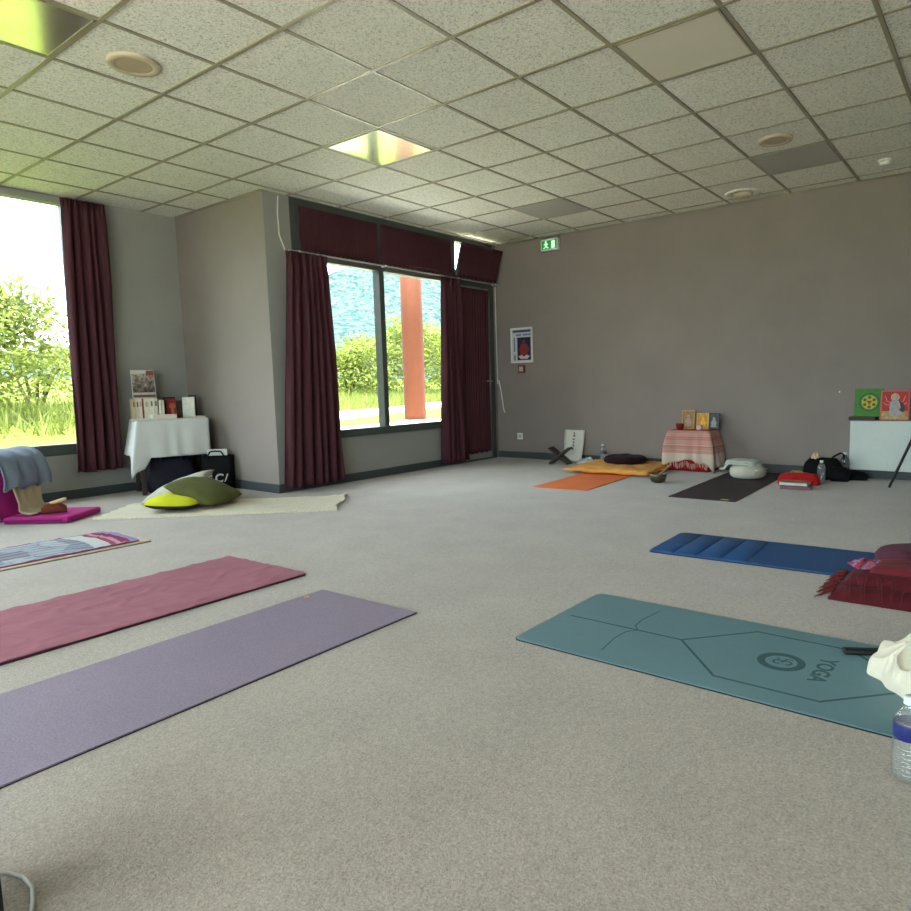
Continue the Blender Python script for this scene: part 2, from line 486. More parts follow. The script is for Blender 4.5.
t = thing('timber_post', 'round orange-brown wooden post standing outside the middle window pane', 'post', (6.02, 3.86, .425))
def post_mat():
    q = NT('orange_stained_log').set(.75, .2); n = q.noise(14, 4, stretch=(5, 5, .6)); c = (.070, .018, .006, 1)
    v = q.node('ShaderNodeTexVoronoi'); v.inputs['Scale'].default_value = 3.2; q.link(q.co(), v.inputs[0])
    q.color(q.mix(q.math('LESS_THAN', v.outputs[0], .055), q.ramp(n, [(.3, scale(c, .85)), (.7, scale(c, 1.15))]), (.13, .11, .10, 1))); return q.m
b = BM(); lathe(b, [(.172, 0), (.170, .1), (.166, 1.5), (.160, 3.1)], 28); obj('shaft', b, post_mat(), t, 'all')
b = BM(); box(b, -.20, .20, -.20, .20, -.02, .03, bev=.01); obj('foot_plate', b, M_CONC, t)

def leaf_mat(name, c, tr=.48):
    t = NT(name).set(.6, .25); n = t.noise(2.2, 3)
    col = t.ramp(n, [(.3, scale(c, .65)), (.7, scale(c, 1.45))]); t.color(col)
    tl = t.node('ShaderNodeBsdfTranslucent'); t.link(col, tl.inputs[0]); mx = t.node('ShaderNodeMixShader'); mx.inputs[0].default_value = tr
    t.link(t.b.outputs[0], mx.inputs[1]); t.link(tl.outputs[0], mx.inputs[2]); t.link(mx.outputs[0], t.n['Material Output'].inputs[0]); return t.m
M_LEAF = leaf_mat('light_green_leaves', (.125, .155, .026, 1)); M_LEAF2 = leaf_mat('fresh_green_leaves', (.125, .150, .030, 1)); M_BARK = mat('grey_brown_bark', (.05, .04, .028, 1), .9, .1, stretch=(20, 20, 3), var=.3)
def leaves(bm, n, c, r, size, rnd, inner=.35, aspect=.42):
    for _ in range(n):
        d = Vector((rnd.gauss(0, 1), rnd.gauss(0, 1), rnd.gauss(0, 1))).normalized(); q = inner + (1 - inner)*rnd.random()**.6
        lump = 1 + .32*noise.noise(d*2.3 + Vector(c))
        p = Vector(c) + Vector((d.x*r[0], d.y*r[1], d.z*r[2]))*q*lump
        a = Vector((rnd.gauss(0, 1), rnd.gauss(0, 1), rnd.gauss(-.2, .7))).normalized(); e = a.cross(d + Vector((.01, .02, .03))).normalized(); L = size*rnd.uniform(.6, 1.3)
        m = p + a*L*.5 + a.cross(e)*L*.08
        v = [bm.verts.new(z) for z in (p, m + e*L*aspect*.5, p + a*L, m - e*L*aspect*.5)]
        bm.faces.new((v[0], v[1], v[2])); bm.faces.new((v[0], v[2], v[3]))
def bush(x, y, w, h, label, seed, m, n=1500, size=.12, stems=5, group='light green bushes beyond the windows', name='bush', up=.5):
    rnd = random.Random(seed); t = thing(name, label, name, (x, y, lawn_h(x, y) - .03), 0, group)
    b = BM(); tips = []
    for k in range(stems):
        a = 2*pi*k/stems + rnd.random(); q = Vector((w*.30*cos(a)*rnd.uniform(.5, 1), w*.30*sin(a)*rnd.uniform(.5, 1), h*rnd.uniform(.60, .85)))
        pts = [Vector((.08*cos(a), .08*sin(a), 0)), q*.5 + Vector((0, 0, h*.08)), q]; tube(b, pts, [.035, .022, .008], 6); tips.append(q)
    obj('stems', b, M_BARK, t, True)
    b = BM(); leaves(b, n//2, (0, 0, h*up), (w*.5, w*.5, h*.48), size, rnd)
    for q in tips: leaves(b, n//(2*stems), q + Vector((0, 0, h*.04)), (w*.24, w*.24, h*.22), size, rnd, .1)
    o = obj('foliage', b, m, t)
    return t
bush(1.35, 8.4, 3.2, 2.3, 'tall loose light green bush filling the big left window', 1, M_LEAF2, 9000, .12, 8)
bush(-2.4, 9.2, 3.2, 2.9, 'broad green bush further along outside the big left window', 2, M_LEAF, 2600, .15, 6)
bush(3.2, 10.8, 2.4, 1.25, 'low green bush on the bank between the two windows', 3, M_LEAF, 1800, .12, 5)
k = 0
for x, y, w, h, lab in ((9.4, 13.2, 2.6, 1.5, 'low bush on the grassy bank behind the curtain edge'), (11.6, 14.2, 2.6, 1.55, 'low spreading bush at the window mullion side of the bank'), (13.2, 13.8, 2.8, 1.75, 'bush in the lower left pane below the hillside'), (14.9, 14.4, 2.8, 2.2, 'rounded bush behind the dark window mullion'), (16.5, 14.0, 2.9, 3.1, 'tallest rounded bush, seen left of the orange post'), (18.6, 14.4, 2.9, 2.7, 'rounded bush seen right of the orange post'), (20.8, 15.4, 2.8, 2.2, 'bush hidden mostly by the narrow curtain'), (23.4, 16.2, 3.0, 2.2, 'far bush on the bank outside the glazed door')):
    k += 1; bush(x, y, w, h, lab, 10 + k, M_LEAF if k % 2 else M_LEAF2, 4200, .14, 5, up=.42)
# long grass on the bank
b = BM(); rnd = random.Random(5)
for _ in range(16000):
    if rnd.random() < .7: x = rnd.uniform(5, 20); y = 6.95 + .42*(x - 5) + abs(rnd.gauss(0, 2.6))
    else: x = rnd.uniform(-3, 5); y = rnd.uniform(6.0, 11)
    z = lawn_h(x, y); h = rnd.uniform(.10, .38); a = rnd.uniform(0, 2*pi); w_ = .014
    p = Vector((x, y, z - .02)); e = Vector((cos(a)*w_, sin(a)*w_, 0)); tip = p + Vector((rnd.gauss(0, .10), rnd.gauss(0, .10), h))
    b.faces.new([b.verts.new(q) for q in (p - e, p + e, tip)])
o = obj('long_grass', b, M_LEAF2); o['kind'] = 'stuff'; tag(o, 'long bright grass growing on the bank outside the windows', 'grass')
def hill_mat():
    t = NT('hazy_wooded_slope').set(1, 0); n = t.noise(.30, 4, .7); v = t.noise(.02, 3)  # distance haze is put into the blue-green colours of the slope
    t.color(t.mix(.25, t.ramp(n, [(.38, (.020, .044, .047, 1)), (.50, (.054, .084, .084, 1)), (.62, (.105, .132, .122, 1))]), t.ramp(v, [(.35, (.030, .058, .058, 1)), (.65, (.050, .082, .074, 1))]))); t.bump(n, 1.0, 6.0); return t.m
b = BM(); R = []
def ridge(x): return 24 + 70*(1/(1 + exp(-(x - 258)/34))) + 10*noise.noise(Vector((x*.012, 1, 0))) + 4*noise.noise(Vector((x*.05, 2, 0))) - 20*max(0, (x - 520)/300)
for i in range(131):
    x = -500 + 10*i + 0.0; row = []
    for j in range(31):
        f = j/30; y = 190 + 160*f; row.append(b.verts.new((x*(1 if x < 0 else 1), y, -6 + (ridge(x) + 6)*(f**.85) + 2.2*noise.noise(Vector((x*.05, y*.05, 4)))*(f < .99))))
    R.append(row)
for a_, c_ in zip(R, R[1:]):
    for j in range(30): b.faces.new((a_[j], c_[j], c_[j+1], a_[j+1]))
struct('hills', b, hill_mat(), smooth='all')
b = BM(); box(b, -600, 900, -300, 400, -9, -7); struct('ground_valley', b, lawn_mat())

# ------------------------------------------------------------------ curtains
def fabric(name, c, rough=0.9, ws=900, wb=0.15, var=.10, vs=6):
    t = NT(name).set(rough, 0.15)
    n = t.noise(vs, 4); w = t.noise(ws, 2)
    t.color(t.mix(0.25, t.ramp(n, [(0.3, scale(c, 1 - var)), (0.7, scale(c, 1 + var))]), t.ramp(w, [(0.3, scale(c, .6)), (0.7, scale(c, 1.4))])))
    t.bump(w, wb, 0.001); t.b.inputs['Sheen Weight'].default_value = 0.03; return t.m
def curtain_mat():
    t = NT('burgundy_curtain').set(0.85, 0.2)
    n = t.noise(5, 3, stretch=(6, 6, .4)); w = t.noise(700, 2)
    c = rgb(77, 43, 50)
    t.color(t.mix(.2, t.ramp(n, [(0.3, scale(c, .85)), (0.7, scale(c, 1.12))]), t.ramp(w, [(0.3, scale(c, .6)), (0.7, scale(c, 1.4))])))
    t.bump(w, .15, .001)
    # thin cloth: a little of the daylight behind it shows through
    tl = t.node('ShaderNodeBsdfTranslucent'); tl.inputs[0].default_value = rgb(90, 42, 54)
    mx = t.node('ShaderNodeMixShader'); mx.inputs[0].default_value = .02
    t.link(t.b.outputs[0], mx.inputs[1]); t.link(tl.outputs[0], mx.inputs[2]); t.link(mx.outputs[0], t.n['Material Output'].inputs[0])
    return t.m
M_CURT = curtain_mat()

def curtain_bm(top, bot, z0, z1, y, pleats, amp, seed=0, belly=0.0, nx=None, nz=26, head=.0):
    """Pleated cloth between x range top at z1 and x range bot at z0, folds in y."""
    bm = BM(); nx = nx or pleats * 12; R = []
    rnd = random.Random(seed); ph = [rnd.uniform(-.5, .5) for _ in range(nx + 1)]
    for k in range(nz + 1):
        t = k / nz; row = []
        e = t ** 1.2
        for i in range(nx + 1):
            s = i / nx
            x = (top[0]*(1-e) + bot[0]*e) + s*((top[1]-top[0])*(1-e) + (bot[1]-bot[0])*e) + belly*sin(pi*t)*(s - .3)
            n1 = noise.noise(Vector((s*3.1 + seed, t*.8, 1))); n2 = noise.noise(Vector((s*7 + seed, t*1.6, 5)))
            a = 2*pi*(pleats*s + .75*n1 + .25*n2*t)
            A = amp*(0.55 + .45*t + .5*n2)
            yy = y + A*sin(a) + .25*A*sin(2*a + 1)
            xx = x + .30*A*cos(a)
            z = z1 + (z0 - z1)*t + (.006*sin(a*.5) if k == nz else 0)
            if head and t < head: yy = y + (yy - y)*.6 + amp*.35*sin(2*pi*pleats*2.7*s)*(1 - t/head)
            row.append(bm.verts.new((xx, yy, z)))
        R.append(row)
    for k in range(nz):
        for i in range(nx): bm.faces.new((R[k][i], R[k][i+1], R[k+1][i+1], R[k+1][i]))
    return bm
def curtain(name, label, top, bot, z0, z1, y, pleats, amp, seed, group, **kw):
    o = obj(name, curtain_bm(top, bot, z0, z1, y, pleats, amp, seed, **kw), M_CURT, smooth='all'); solid(o, .004, 0)
    return tag(o, label, 'curtain', group)
G_LONG = 'long burgundy curtains'; G_SHORT = 'short burgundy curtains on the fanlights'
curtain('long_curtain', 'long burgundy curtain hanging at the end of the big window, beside the book table', (1.04, 1.41), (0.98, 1.385), .25, 2.75, YA - .085, 5, .045, 3, G_LONG, head=.05)
curtain('long_curtain', 'long burgundy curtain gathered beside the grey wall corner, widest at its hem', (2.29, 2.74), (2.12, 2.82), .05, 2.25, YW - .10, 7, .045, 8, G_LONG, head=.05)
curtain('long_curtain', 'narrow long burgundy curtain between the orange-post pane and the glazed door', (4.42, 4.74), (4.34, 4.80), .04, 2.25, YW - .09, 5, .045, 14, G_LONG, head=.05)
curtain('door_curtain', 'flat burgundy curtain stretched over the pane of the glazed door', (4.80, 5.39), (4.80, 5.375), .10, 2.18, YW - .022, 11, .009, 21, G_LONG)
curtain('short_curtain', 'short burgundy curtain on the fanlight pane next to the grey wall corner', (2.49, 3.475), (2.49, 3.475), 2.285, 2.695, YW - .042, 30, .013, 33, G_SHORT, nx=240, nz=8)
curtain('short_curtain', 'short burgundy curtain on the middle fanlight pane, above the orange post', (3.535, 4.65), (3.535, 4.65), 2.285, 2.70, YW - .042, 33, .013, 37, G_SHORT, nx=260, nz=8)
cl = obj('cloth_cover', curtain_bm((-.015, .80), (.01, .775), .0, .40, -.036, 20, .010, 41, nx=160, nz=8), M_CURT, sash, smooth='all'); solid(cl, .004, 0)
# curtain rail with brackets, white cord
M_RAIL = mat('grey_white_rail', rgb(170, 168, 162), .4, .4)
t = thing('curtain_rail', 'slim white curtain rail running along the window wall', 'curtain rail', (2.33, YW - .075, 2.262))
b = BM(); tube(b, [(0, 0, 0), (3.22, 0, 0)], .008, 10); obj('rod', b, M_RAIL, t, True)
for x in (.12, 1.22, 2.42, 3.15):
    b = BM(); box(b, x - .012, x + .012, -.014, .055, -.006, .010, bev=.002); obj('bracket', b, M_WHITE, t)
b = BM(); tube(b, [(5.545, YW - .022, 2.24), (5.548, YW - .022, 1.6), (5.55, YW - .024, .98)], .006, 8)
tag(obj('cord_tube', b, M_WHITE, smooth=True), 'white cord tube standing upright beside the door frame', 'cord tube')
b = BM(); tube(b, [(5.552, YW - .045, 1.03), (5.556, YW - .075, .88), (5.55, YW - .11, .66), (5.552, YW - .13, .60)], .008, 8)
tag(obj('pull_cord', b, M_WHITE, smooth=True), 'short white pull cord hanging bent beside the door frame', 'pull cord')
b = BM(); tube(b, [(2.30, YW - .008, 2.75), (2.285, YW - .008, 2.6), (2.29, YW - .008, 2.4), (2.34, YW - .012, 2.27)], .006, 8)
tag(obj('thin_cable', b, M_WHITE, smooth=True), 'thin pale cable running down the wall to the curtain rail', 'cable')

# ------------------------------------------------------------------ ceiling fittings
def diffuser_mat():
    t = NT('pearly_light_diffuser').set(0.15, 0.9, 0.8)
    t.color(t.ramp(t.noise(3, 2), [(0.3, rgb(228, 226, 212)), (0.7, rgb(238, 236, 222))]))
    t.b.inputs['IOR'].default_value = 2.1; return t.m
M_DIFF = diffuser_mat(); M_OPAL = mat('opal_light_diffuser', rgb(226, 220, 204), .25, .6, var=.02, vs=3)
def ceiling_light(i, j, label, m=None):
    t = thing('ceiling_light', label, 'ceiling light', ((i + .5)*T, (j + .5)*T, CH), 0, 'square light panels in the ceiling')
    b = BM(); h = T/2 - .013
    for q in ((-h, h, -h, -h + .012), (-h, h, h - .012, h), (-h, -h + .012, -h, h), (h - .012, h, -h, h)): box(b, *q, -.004, .005)
    obj('frame', b, M_GRID, t); b = BM(); box(b, -h + .012, h - .012, -h + .012, h - .012, -.001, .005); obj('diffuser', b, m or M_DIFF, t)
ceiling_light(-1, 0, 'bright yellow-green square light panel cut by the corner of the ceiling, near round speaker')
ceiling_light(3, 0, 'small glowing square light panel in the ceiling before the big window')
ceiling_light(3, -4, 'plain cream square light panel in the ceiling, larger in view and unlit', M_OPAL)
M_GREYTILE = mat('flat_grey_tile', rgb(172, 170, 163), .8, .2, var=.03)
for i, j, lab in ((7, 0, 'smooth grey ceiling panel near the exit sign'), (7, -4, 'smooth grey ceiling panel beside the round speaker above the altar side')):
    b = BM(); h = T/2 - .013; box(b, -h, h, -h, h, CH - .001, CH + .0055, bev=.001)
    tag(obj('ceiling_panel', b, M_GREYTILE, loc=((i + .5)*T, (j + .5)*T, 0)), lab, 'ceiling panel', 'grey ceiling panels')
M_SPK = mat('cream_plastic', rgb(190, 176, 152), .5, .4, var=.03); M_SPKG = mat('beige_grille', rgb(176, 160, 134), .6, .3, var=.06, vs=90, bump=.4, bs=500)
def speaker(x, y, label, r=.135):
    t = thing('ceiling_speaker', label, 'speaker', (x, y, CH), 0, 'round ceiling speakers')
    b = BM(); lathe(b, [(r, .006), (r, -.004), (r*.97, -.012), (r*.82, -.014), (r*.72, -.011), (r*.68, -.009), (r*.68, .006)], 40, close=False); obj('rim', b, M_SPK, t, 'all')
    b = BM(); lathe(b, [(.001, -.012), (r*.4, -.0115), (r*.70, -.008)], 40, close=False); obj('grille', b, M_SPKG, t, 'all')
speaker(.31, .33, 'large round cream ceiling speaker close to the corner light panel')
speaker(6.5*T, -3.49*T, 'round cream ceiling speaker beside the grey ceiling panel on the right', .125)
t = thing('ceiling_speaker', 'round pale ceiling fitting tucked close to the back wall', 'speaker', (8.75*T, -2.38*T, CH), 0, 'round ceiling speakers')
b = BM(); lathe(b, [(.17, .006), (.17, -.003), (.16, -.008), (.10, -.008), (.10, .004)], 40, close=False); obj('rim', b, M_TILE, t, 'all')
b = BM(); lathe(b, [(.09, .002), (.088, -.02), (.07, -.034), (.03, -.040), (.001, -.041)], 32, close=False); obj('dome', b, M_SPK, t, 'all')
t = thing('smoke_detector', 'small white smoke detector dome on the ceiling near the back wall', 'smoke detector', (8.37*T, -4.47*T, CH))
b = BM(); lathe(b, [(.055, .003), (.055, -.012), (.048, -.016)], 28); obj('mount', b, M_WHITE, t, True)
b = BM(); lathe(b, [(.045, -.016), (.045, -.032), (.036, -.043), (.012, -.047), (.001, -.047)], 28); obj('dome', b, M_WHITE, t, True)

# ------------------------------------------------------------------ things on the back wall
def emis(name, c, s):
    t = NT(name); t.color((c[0]*.4, c[1]*.4, c[2]*.4, 1)); t.b.inputs['Emission Color'].default_value = c; t.b.inputs['Emission Strength'].default_value = s; return t.m
M_EXIT = emis('green_exit_glow', rgb(20, 150, 60), .55); M_EXITW = emis('white_exit_glow', rgb(200, 255, 205), 1.0); M_BLACK = mat('black_plastic', rgb(24, 24, 25), .5, .4, var=.05)
RW = Matrix(((0, 0, 1), (1, 0, 0), (0, 1, 0))).to_4x4()
def on_back(o, x, y, z, tilt=0.0):
    """Local X to the viewer's right (-Y), local Y up, local Z out of the back wall (-X)."""
    m = Matrix(((0, 0, -1), (-1, 0, 0), (0, 1, 0))).to_4x4(); o.matrix_world = Matrix.Translation((x, y, z)) @ Matrix.Rotation(tilt, 4, 'Y') @ m
t = thing('exit_sign', 'small green lit running-man exit sign high on the back wall', 'exit sign'); on_back(t, XB, 1.01, 2.665)
b = BM(); box(b, -.125, .125, -.07, .07, 0, .05, bev=.006); obj('housing', b, M_WHITE, t)
b = BM(); box(b, -.105, .105, -.052, .052, .0505, .053); obj('panel', b, M_EXIT, t)
b = BM(); lathe(b, [(.001, .056), (.011, .056), (.011, .053)], 16, c=(-.045, .036, 0)); 
for pl in ([(-.055, .022), (-.030, .022), (-.028, -.008), (-.052, -.008)], [(-.050, -.008), (-.036, -.008), (-.022, -.030), (-.006, -.034), (-.006, -.042), (-.028, -.040)], [(-.052, -.006), (-.042, -.006), (-.056, -.036), (-.080, -.042), (-.080, -.034), (-.062, -.030)], [(-.034, .020), (-.012, .006), (-.014, -.002), (-.034, .010)], [(-.055, .020), (-.074, .004), (-.070, -.002), (-.052, .012)]):
    prism(b, pl, .053, .056)
obj('running_figure', b, M_EXITW, t)
b = BM(); box(b, .035, .085, -.044, .042, .053, .0545); obj('door_symbol', b, M_EXITW, t)
# poster in a white frame
t = thing('framed_poster', 'small white-framed poster with a red figure, hung by the door corner', 'poster'); on_back(t, XB, 1.48, 1.47)
b = BM(); 
for q in ((-.17, .17, -.225, -.205), (-.17, .17, .205, .225), (-.17, -.15, -.205, .205), (.15, .17, -.205, .205)): box(b, *q, 0, .022, bev=.002)
obj('frame', b, M_WHITE, t)
b = BM(); box(b, -.15, .15, -.205, .205, .0, .010); obj('sheet', b, mat('poster_paper', rgb(196, 200, 205), .5, var=.04), t)
b = BM(); box(b, -.14, .145, .165, .195, .010, .0112); obj('title_band', b, mat('poster_blue', rgb(62, 76, 120), .5), t)
b = BM(); 
for q in ((-.085, -.01, .120, .145), (.02, .14, .122, .143), (-.125, -.105, -.08, .10), (-.125, -.10, -.19, -.12)): box(b, *q, .010, .0112)
obj('caption_block', b, mat('poster_grey_print', rgb(120, 128, 145), .5, vs=120, var=.4), t)
b = BM(); box(b, -.07, .14, -.19, .10, .010, .0112); obj('picture_field', b, mat('poster_dark_blue', rgb(40, 38, 66), .5, vs=25, var=.5), t)
b = BM(); lathe(b, [(.001, .0126), (.022, .0126), (.022, .0112)], 18, c=(.035, .045, 0)); prism(b, [(-.01, .02), (.08, .02), (.115, -.06), (.09, -.10), (.125, -.15), (.035, -.18), (-.055, -.15), (-.02, -.10), (-.045, -.06)], .0112, .0124)
obj('red_figure', b, mat('poster_red', rgb(128, 52, 50), .5, vs=60, var=.4), t)
b = BM(); prism(b, [(-.055, -.14), (.0, -.125), (.035, -.15), (.07, -.125), (.125, -.14), (.09, -.175), (-.02, -.175)], .0124, .0132)
obj('pale_detail', b, mat('poster_pale', rgb(205, 190, 190), .5), t)
t = thing('call_point', 'small square red alarm call point below the framed poster', 'alarm button'); on_back(t, XB, 1.485, 1.165)
b = BM(); box(b, -.05, .05, -.05, .05, 0, .03, bev=.006); obj('housing', b, mat('alarm_red', rgb(120, 44, 40), .4), t)
b = BM(); box(b, -.03, .03, -.03, .03, .0305, .033, bev=.001); obj('press_plate', b, mat('alarm_white', rgb(195, 180, 172), .5), t)
t = thing('wall_socket', 'white wall socket low on the back wall near the door', 'socket'); on_back(t, XB, 1.54, .29)
b = BM(); box(b, -.042, .042, -.042, .042, 0, .012, bev=.004); obj('plate', b, M_WHITE, t)
b = BM(); lathe(b, [(.022, .0125), (.019, .013), (.018, .0122)], 20, close=True); obj('socket_well', b, mat('socket_grey', rgb(170, 170, 168), .5), t)
b = BM(); box(b, -.006, .006, -.008, .008, 0, .012, bev=.003); o = obj('wall_hook', b, M_WHITE); on_back(o, XB, -2.28, .825); tag(o, 'tiny white hook on the bare back wall above the black bag', 'hook')

# ------------------------------------------------------------------ yoga mats
def mat_tex(name, c, scale_=260, bump=.5, var=.10, rough=.75, spec=.35, fine=.2):
    t = NT(name).set(rough, spec)
    n = t.noise(scale_, 3, .7); m = t.noise(2.5, 3); q = t.noise(30, 3)
    c1 = t.ramp(m, [(0.3, scale(c, 1 - var)), (0.7, scale(c, 1 + var))])
    c1 = t.mix(.3, c1, t.ramp(q, [(0.35, scale(c, 1 - var*1.2)), (0.65, scale(c, 1 + var*1.2))]))
    t.color(t.mix(fine, c1, t.ramp(n, [(0.3, scale(c, .55)), (0.7, scale(c, 1.5))]))); t.bump(n, bump, .002); return t.m
def flat_mat(w, d, h, r=.012, wave=0.0, seed=0):
    return prism(BM(), rrect(w, d, r), 0, h, bev=min(.002, h*.3))
t = thing('yoga_mat', 'heather purple yoga mat, nearest of the mats on the left', 'yoga mat', (-.525, -1.292, 0), radians(1.15))
obj('pad', flat_mat(1.83, .622, .007, .006), [mat_tex('heather_purple_rubber', rgb(127, 114, 134), 130, .8, .10, fine=.42)], t)
o = obj('underside', flat_mat(1.834, .626, .003, .006), mat('dark_plum_rubber', rgb(52, 34, 40), .8), t)
b = BM(); prism(b, [(0, -.018), (.010, -.006), (.014, .010), (.004, .004), (0, .020), (-.004, .004), (-.014, .010), (-.010, -.006)], .0071, .0076)
obj('lotus_mark', b, mat('orange_print', rgb(205, 130, 60), .6), t, loc=(.80, .283, 0))

def towel_h(u, v, seed, amp=.006):
    p = Vector((u*3.2 + seed, v*1.6, 0)); r = 1 - abs(noise.noise(p*1.6 + Vector((0, u*1.1, 3))))*2.2
    return amp*(max(r, 0)**3)*1.1 + amp*.4*noise.noise(p*2.5)
t = thing('yoga_mat', 'dark plum yoga mat lying under the pink towel', 'yoga mat', (-.41, -.335, 0), radians(.9))
obj('pad', flat_mat(1.83, .70, .010, .01), mat('dark_plum_foam', rgb(56, 26, 36), .8), t)
def pink_mat():
    t = NT('pink_terry').set(.95, .1); c = rgb(152, 100, 114)
    n = t.noise(500, 2); m = t.noise(4, 4, stretch=(1, 3, 1))
    t.color(t.mix(.25, t.ramp(m, [(.3, scale(c, .85)), (.7, scale(c, 1.12))]), t.ramp(n, [(.3, scale(c, .6)), (.7, scale(c, 1.4))]))); t.bump(n, .3, .002); return t.m
o = obj('towel', slab(1.82, .715, 130, 60, lambda u, v: .0145 + max(0, towel_h(u, v, 2.0, .0055)) - .003*(abs(v) ** 14) , lambda u, v: (u*.91 + .006*noise.noise(Vector((v*4, 3, 0)))*(abs(u) > .9), v*.352 + .006*noise.noise(Vector((u*5, v, 1)))), .0105), pink_mat(), smooth=True, loc=(-.41, -.332, 0), rot=(0, 0, radians(.9)))
tag(o, 'wrinkled dusty pink towel spread over a dark mat', 'towel')

# patterned towel on a tan mat
t = thing('yoga_mat', 'tan yoga mat with dark edge under the patterned towel', 'yoga mat', (-.44, 1.185, 0), 0)
obj('pad', flat_mat(1.80, .570, .010, .01), mat('tan_foam', rgb(190, 170, 148), .85), t)
obj('underside', flat_mat(1.806, .577, .003, .01), mat('dark_foam', rgb(66, 48, 50), .85), t)
def print_mat():
    t = NT('patterned_towel').set(.95, .1); x, y, z = t.sep()
    v = t.node('ShaderNodeTexVoronoi'); v.inputs['Scale'].default_value = 6; t.link(t.co(), v.inputs[0])
    base = t.ramp(v.outputs['Color'], [(0, rgb(104, 110, 130)), (.3, rgb(142, 147, 158)), (.55, rgb(112, 94, 112)), (.75, rgb(160, 165, 170))], 'CONSTANT')
    ve = t.node('ShaderNodeTexVoronoi', feature='DISTANCE_TO_EDGE'); ve.inputs['Scale'].default_value = 6; t.link(t.co(), ve.inputs[0])
    base = t.mix(t.math('LESS_THAN', ve.outputs[0], .02), base, rgb(88, 92, 112))
    w = t.node('ShaderNodeTexWave', wave_type='RINGS', rings_direction='Z'); w.inputs['Scale'].default_value = 4.2; w.inputs['Distortion'].default_value = 1.5
    mp = t.node('ShaderNodeMapping'); mp.inputs['Location'].default_value = (-.25, .5, 0); t.link(t.co(), mp.inputs[0]); t.link(mp.outputs[0], w.inputs[0])
    arcs = t.ramp(w.outputs[1], [(0, rgb(150, 155, 164)), (.6, rgb(164, 168, 172)), (.72, rgb(106, 112, 130))])
    inarc = t.math('MULTIPLY', t.math('GREATER_THAN', x, .05), t.math('LESS_THAN', x, .62))
    c = t.mix(t.math('MULTIPLY', inarc, .5), base, arcs)
    xe = t.math('ADD', x, t.math('MULTIPLY', t.math('MULTIPLY', y, y), .5))
    for a, bb, cc in ((.60, .70, rgb(178, 180, 182)), (.70, .735, rgb(138, 64, 90)), (.735, .765, rgb(176, 130, 146)), (.765, .82, rgb(126, 46, 74)), (.82, .92, rgb(128, 126, 168))):
        c = t.mix(t.math('MULTIPLY', t.math('GREATER_THAN', xe, a), t.math('LESS_THAN', xe, bb)), c, cc)
    ay = t.math('ABSOLUTE', y); c = t.mix(t.math('GREATER_THAN', ay, .258), c, rgb(120, 60, 84))
    c = t.mix(t.math('MULTIPLY', t.math('GREATER_THAN', ay, .238), t.math('LESS_THAN', ay, .252)), c, rgb(150, 150, 178))
    t.color(c); t.bump(t.noise(500, 2), .25, .002); return t.m
def tshape(u, v):
    x = u*.86; 
    if u > .8: x -= .03*(abs(v)**3)*((u - .8)/.2)
    return x, v*.2725
o = obj('towel', slab(1.72, .545, 110, 40, lambda u, v: .0155 + max(0, towel_h(u, v, 9.0, .006)), tshape, .0105), print_mat(), smooth=True, loc=(-.43, 1.205, 0))
tag(o, 'grey-blue patterned towel with red and lavender end stripes', 'towel')

# teal mat with printed lines and round emblem
t = thing('yoga_mat', 'teal yoga mat with engraved lines and round emblem', 'yoga mat', (.708, -3.03, 0), radians(-.6))
obj('pad', prism(BM(), rrect(.668, 1.83, .03), 0, .007, bev=.0015), mat_tex('teal_rubber', rgb(94, 126, 136), 400, .15, .06, .5, .5, fine=.10), t)
obj('underside', prism(BM(), rrect(.672, 1.834, .03), 0, .004), mat('black_rubber', rgb(26, 26, 30), .8), t)
M_ENG = mat('engraved_teal', rgb(58, 88, 94), .7, .3, var=.05)
def stroke(bm, pts, w, z0=.0071, z1=.0075):
    for (x0, y0), (x1, y1) in zip(pts, pts[1:]):
        L = hypot(x1-x0, y1-y0) or 1; nx, ny = -(y1-y0)/L*w/2, (x1-x0)/L*w/2
        ex, ey = (x1-x0)/L*w*.3, (y1-y0)/L*w*.3
        prism(bm, [(x0+nx-ex, y0+ny-ey), (x0-nx-ex, y0-ny-ey), (x1-nx+ex, y1-ny+ey), (x1+nx+ex, y1+ny+ey)], z0, z1)
    return bm
b = BM()
stroke(b, [(0, .86), (0, .42), (-.10, .40)][:2], .010); stroke(b, [(0, .42), (0, .375)], .010)
def arc(cx, cy, r, a0, a1, n=10): return [(cx + r*cos(a0 + (a1-a0)*k/n), cy + r*sin(a0 + (a1-a0)*k/n)) for k in range(n+1)]
stroke(b, [(0, .375), (-.237, .165), (-.237, -.16), (.01, -.39), (.247, -.22), (.24, .60 - .0)][:4], .010)
stroke(b, [(0, .375), (.237, .165), (.237, -.16), (.01, -.39)], .010)
stroke(b, arc(0.0, .46, .135, radians(180), radians(290), 12)[:0] or [(-.25, .575), (-.12, .592), (-.04, .585), (0, .555), (.04, .585), (.12, .592), (.25, .575)], .005)
obj('engraved_lines', b, M_ENG, t)
b = BM()
R1, R0 = .078, .052
o1 = [(R1*cos(2*pi*k/48), R1*sin(2*pi*k/48)) for k in range(48)]
lathe(b, [(R0, .0071), (R1, .0071), (R1, .0075), (R0, .0075), (R0, .0071)], 48, close=False)
stroke(b, arc(-.005, .008, .016, radians(200), radians(-60), 10), .007); stroke(b, arc(-.003, -.018, .016, radians(90), radians(-170), 10), .007)
stroke(b, [(.012, -.006), (.03, -.012), (.032, -.03)], .006); stroke(b, arc(.018, .022, .010, radians(200), radians(340), 6), .005)
obj('round_emblem', b, M_ENG, t, loc=(.0, .015, 0))
b = text_mesh('YOGA', .074, .0003, bold=True)
obj('lettering', b, M_ENG, t, loc=(.005, -.115, .0072), rot=(0, 0, pi))

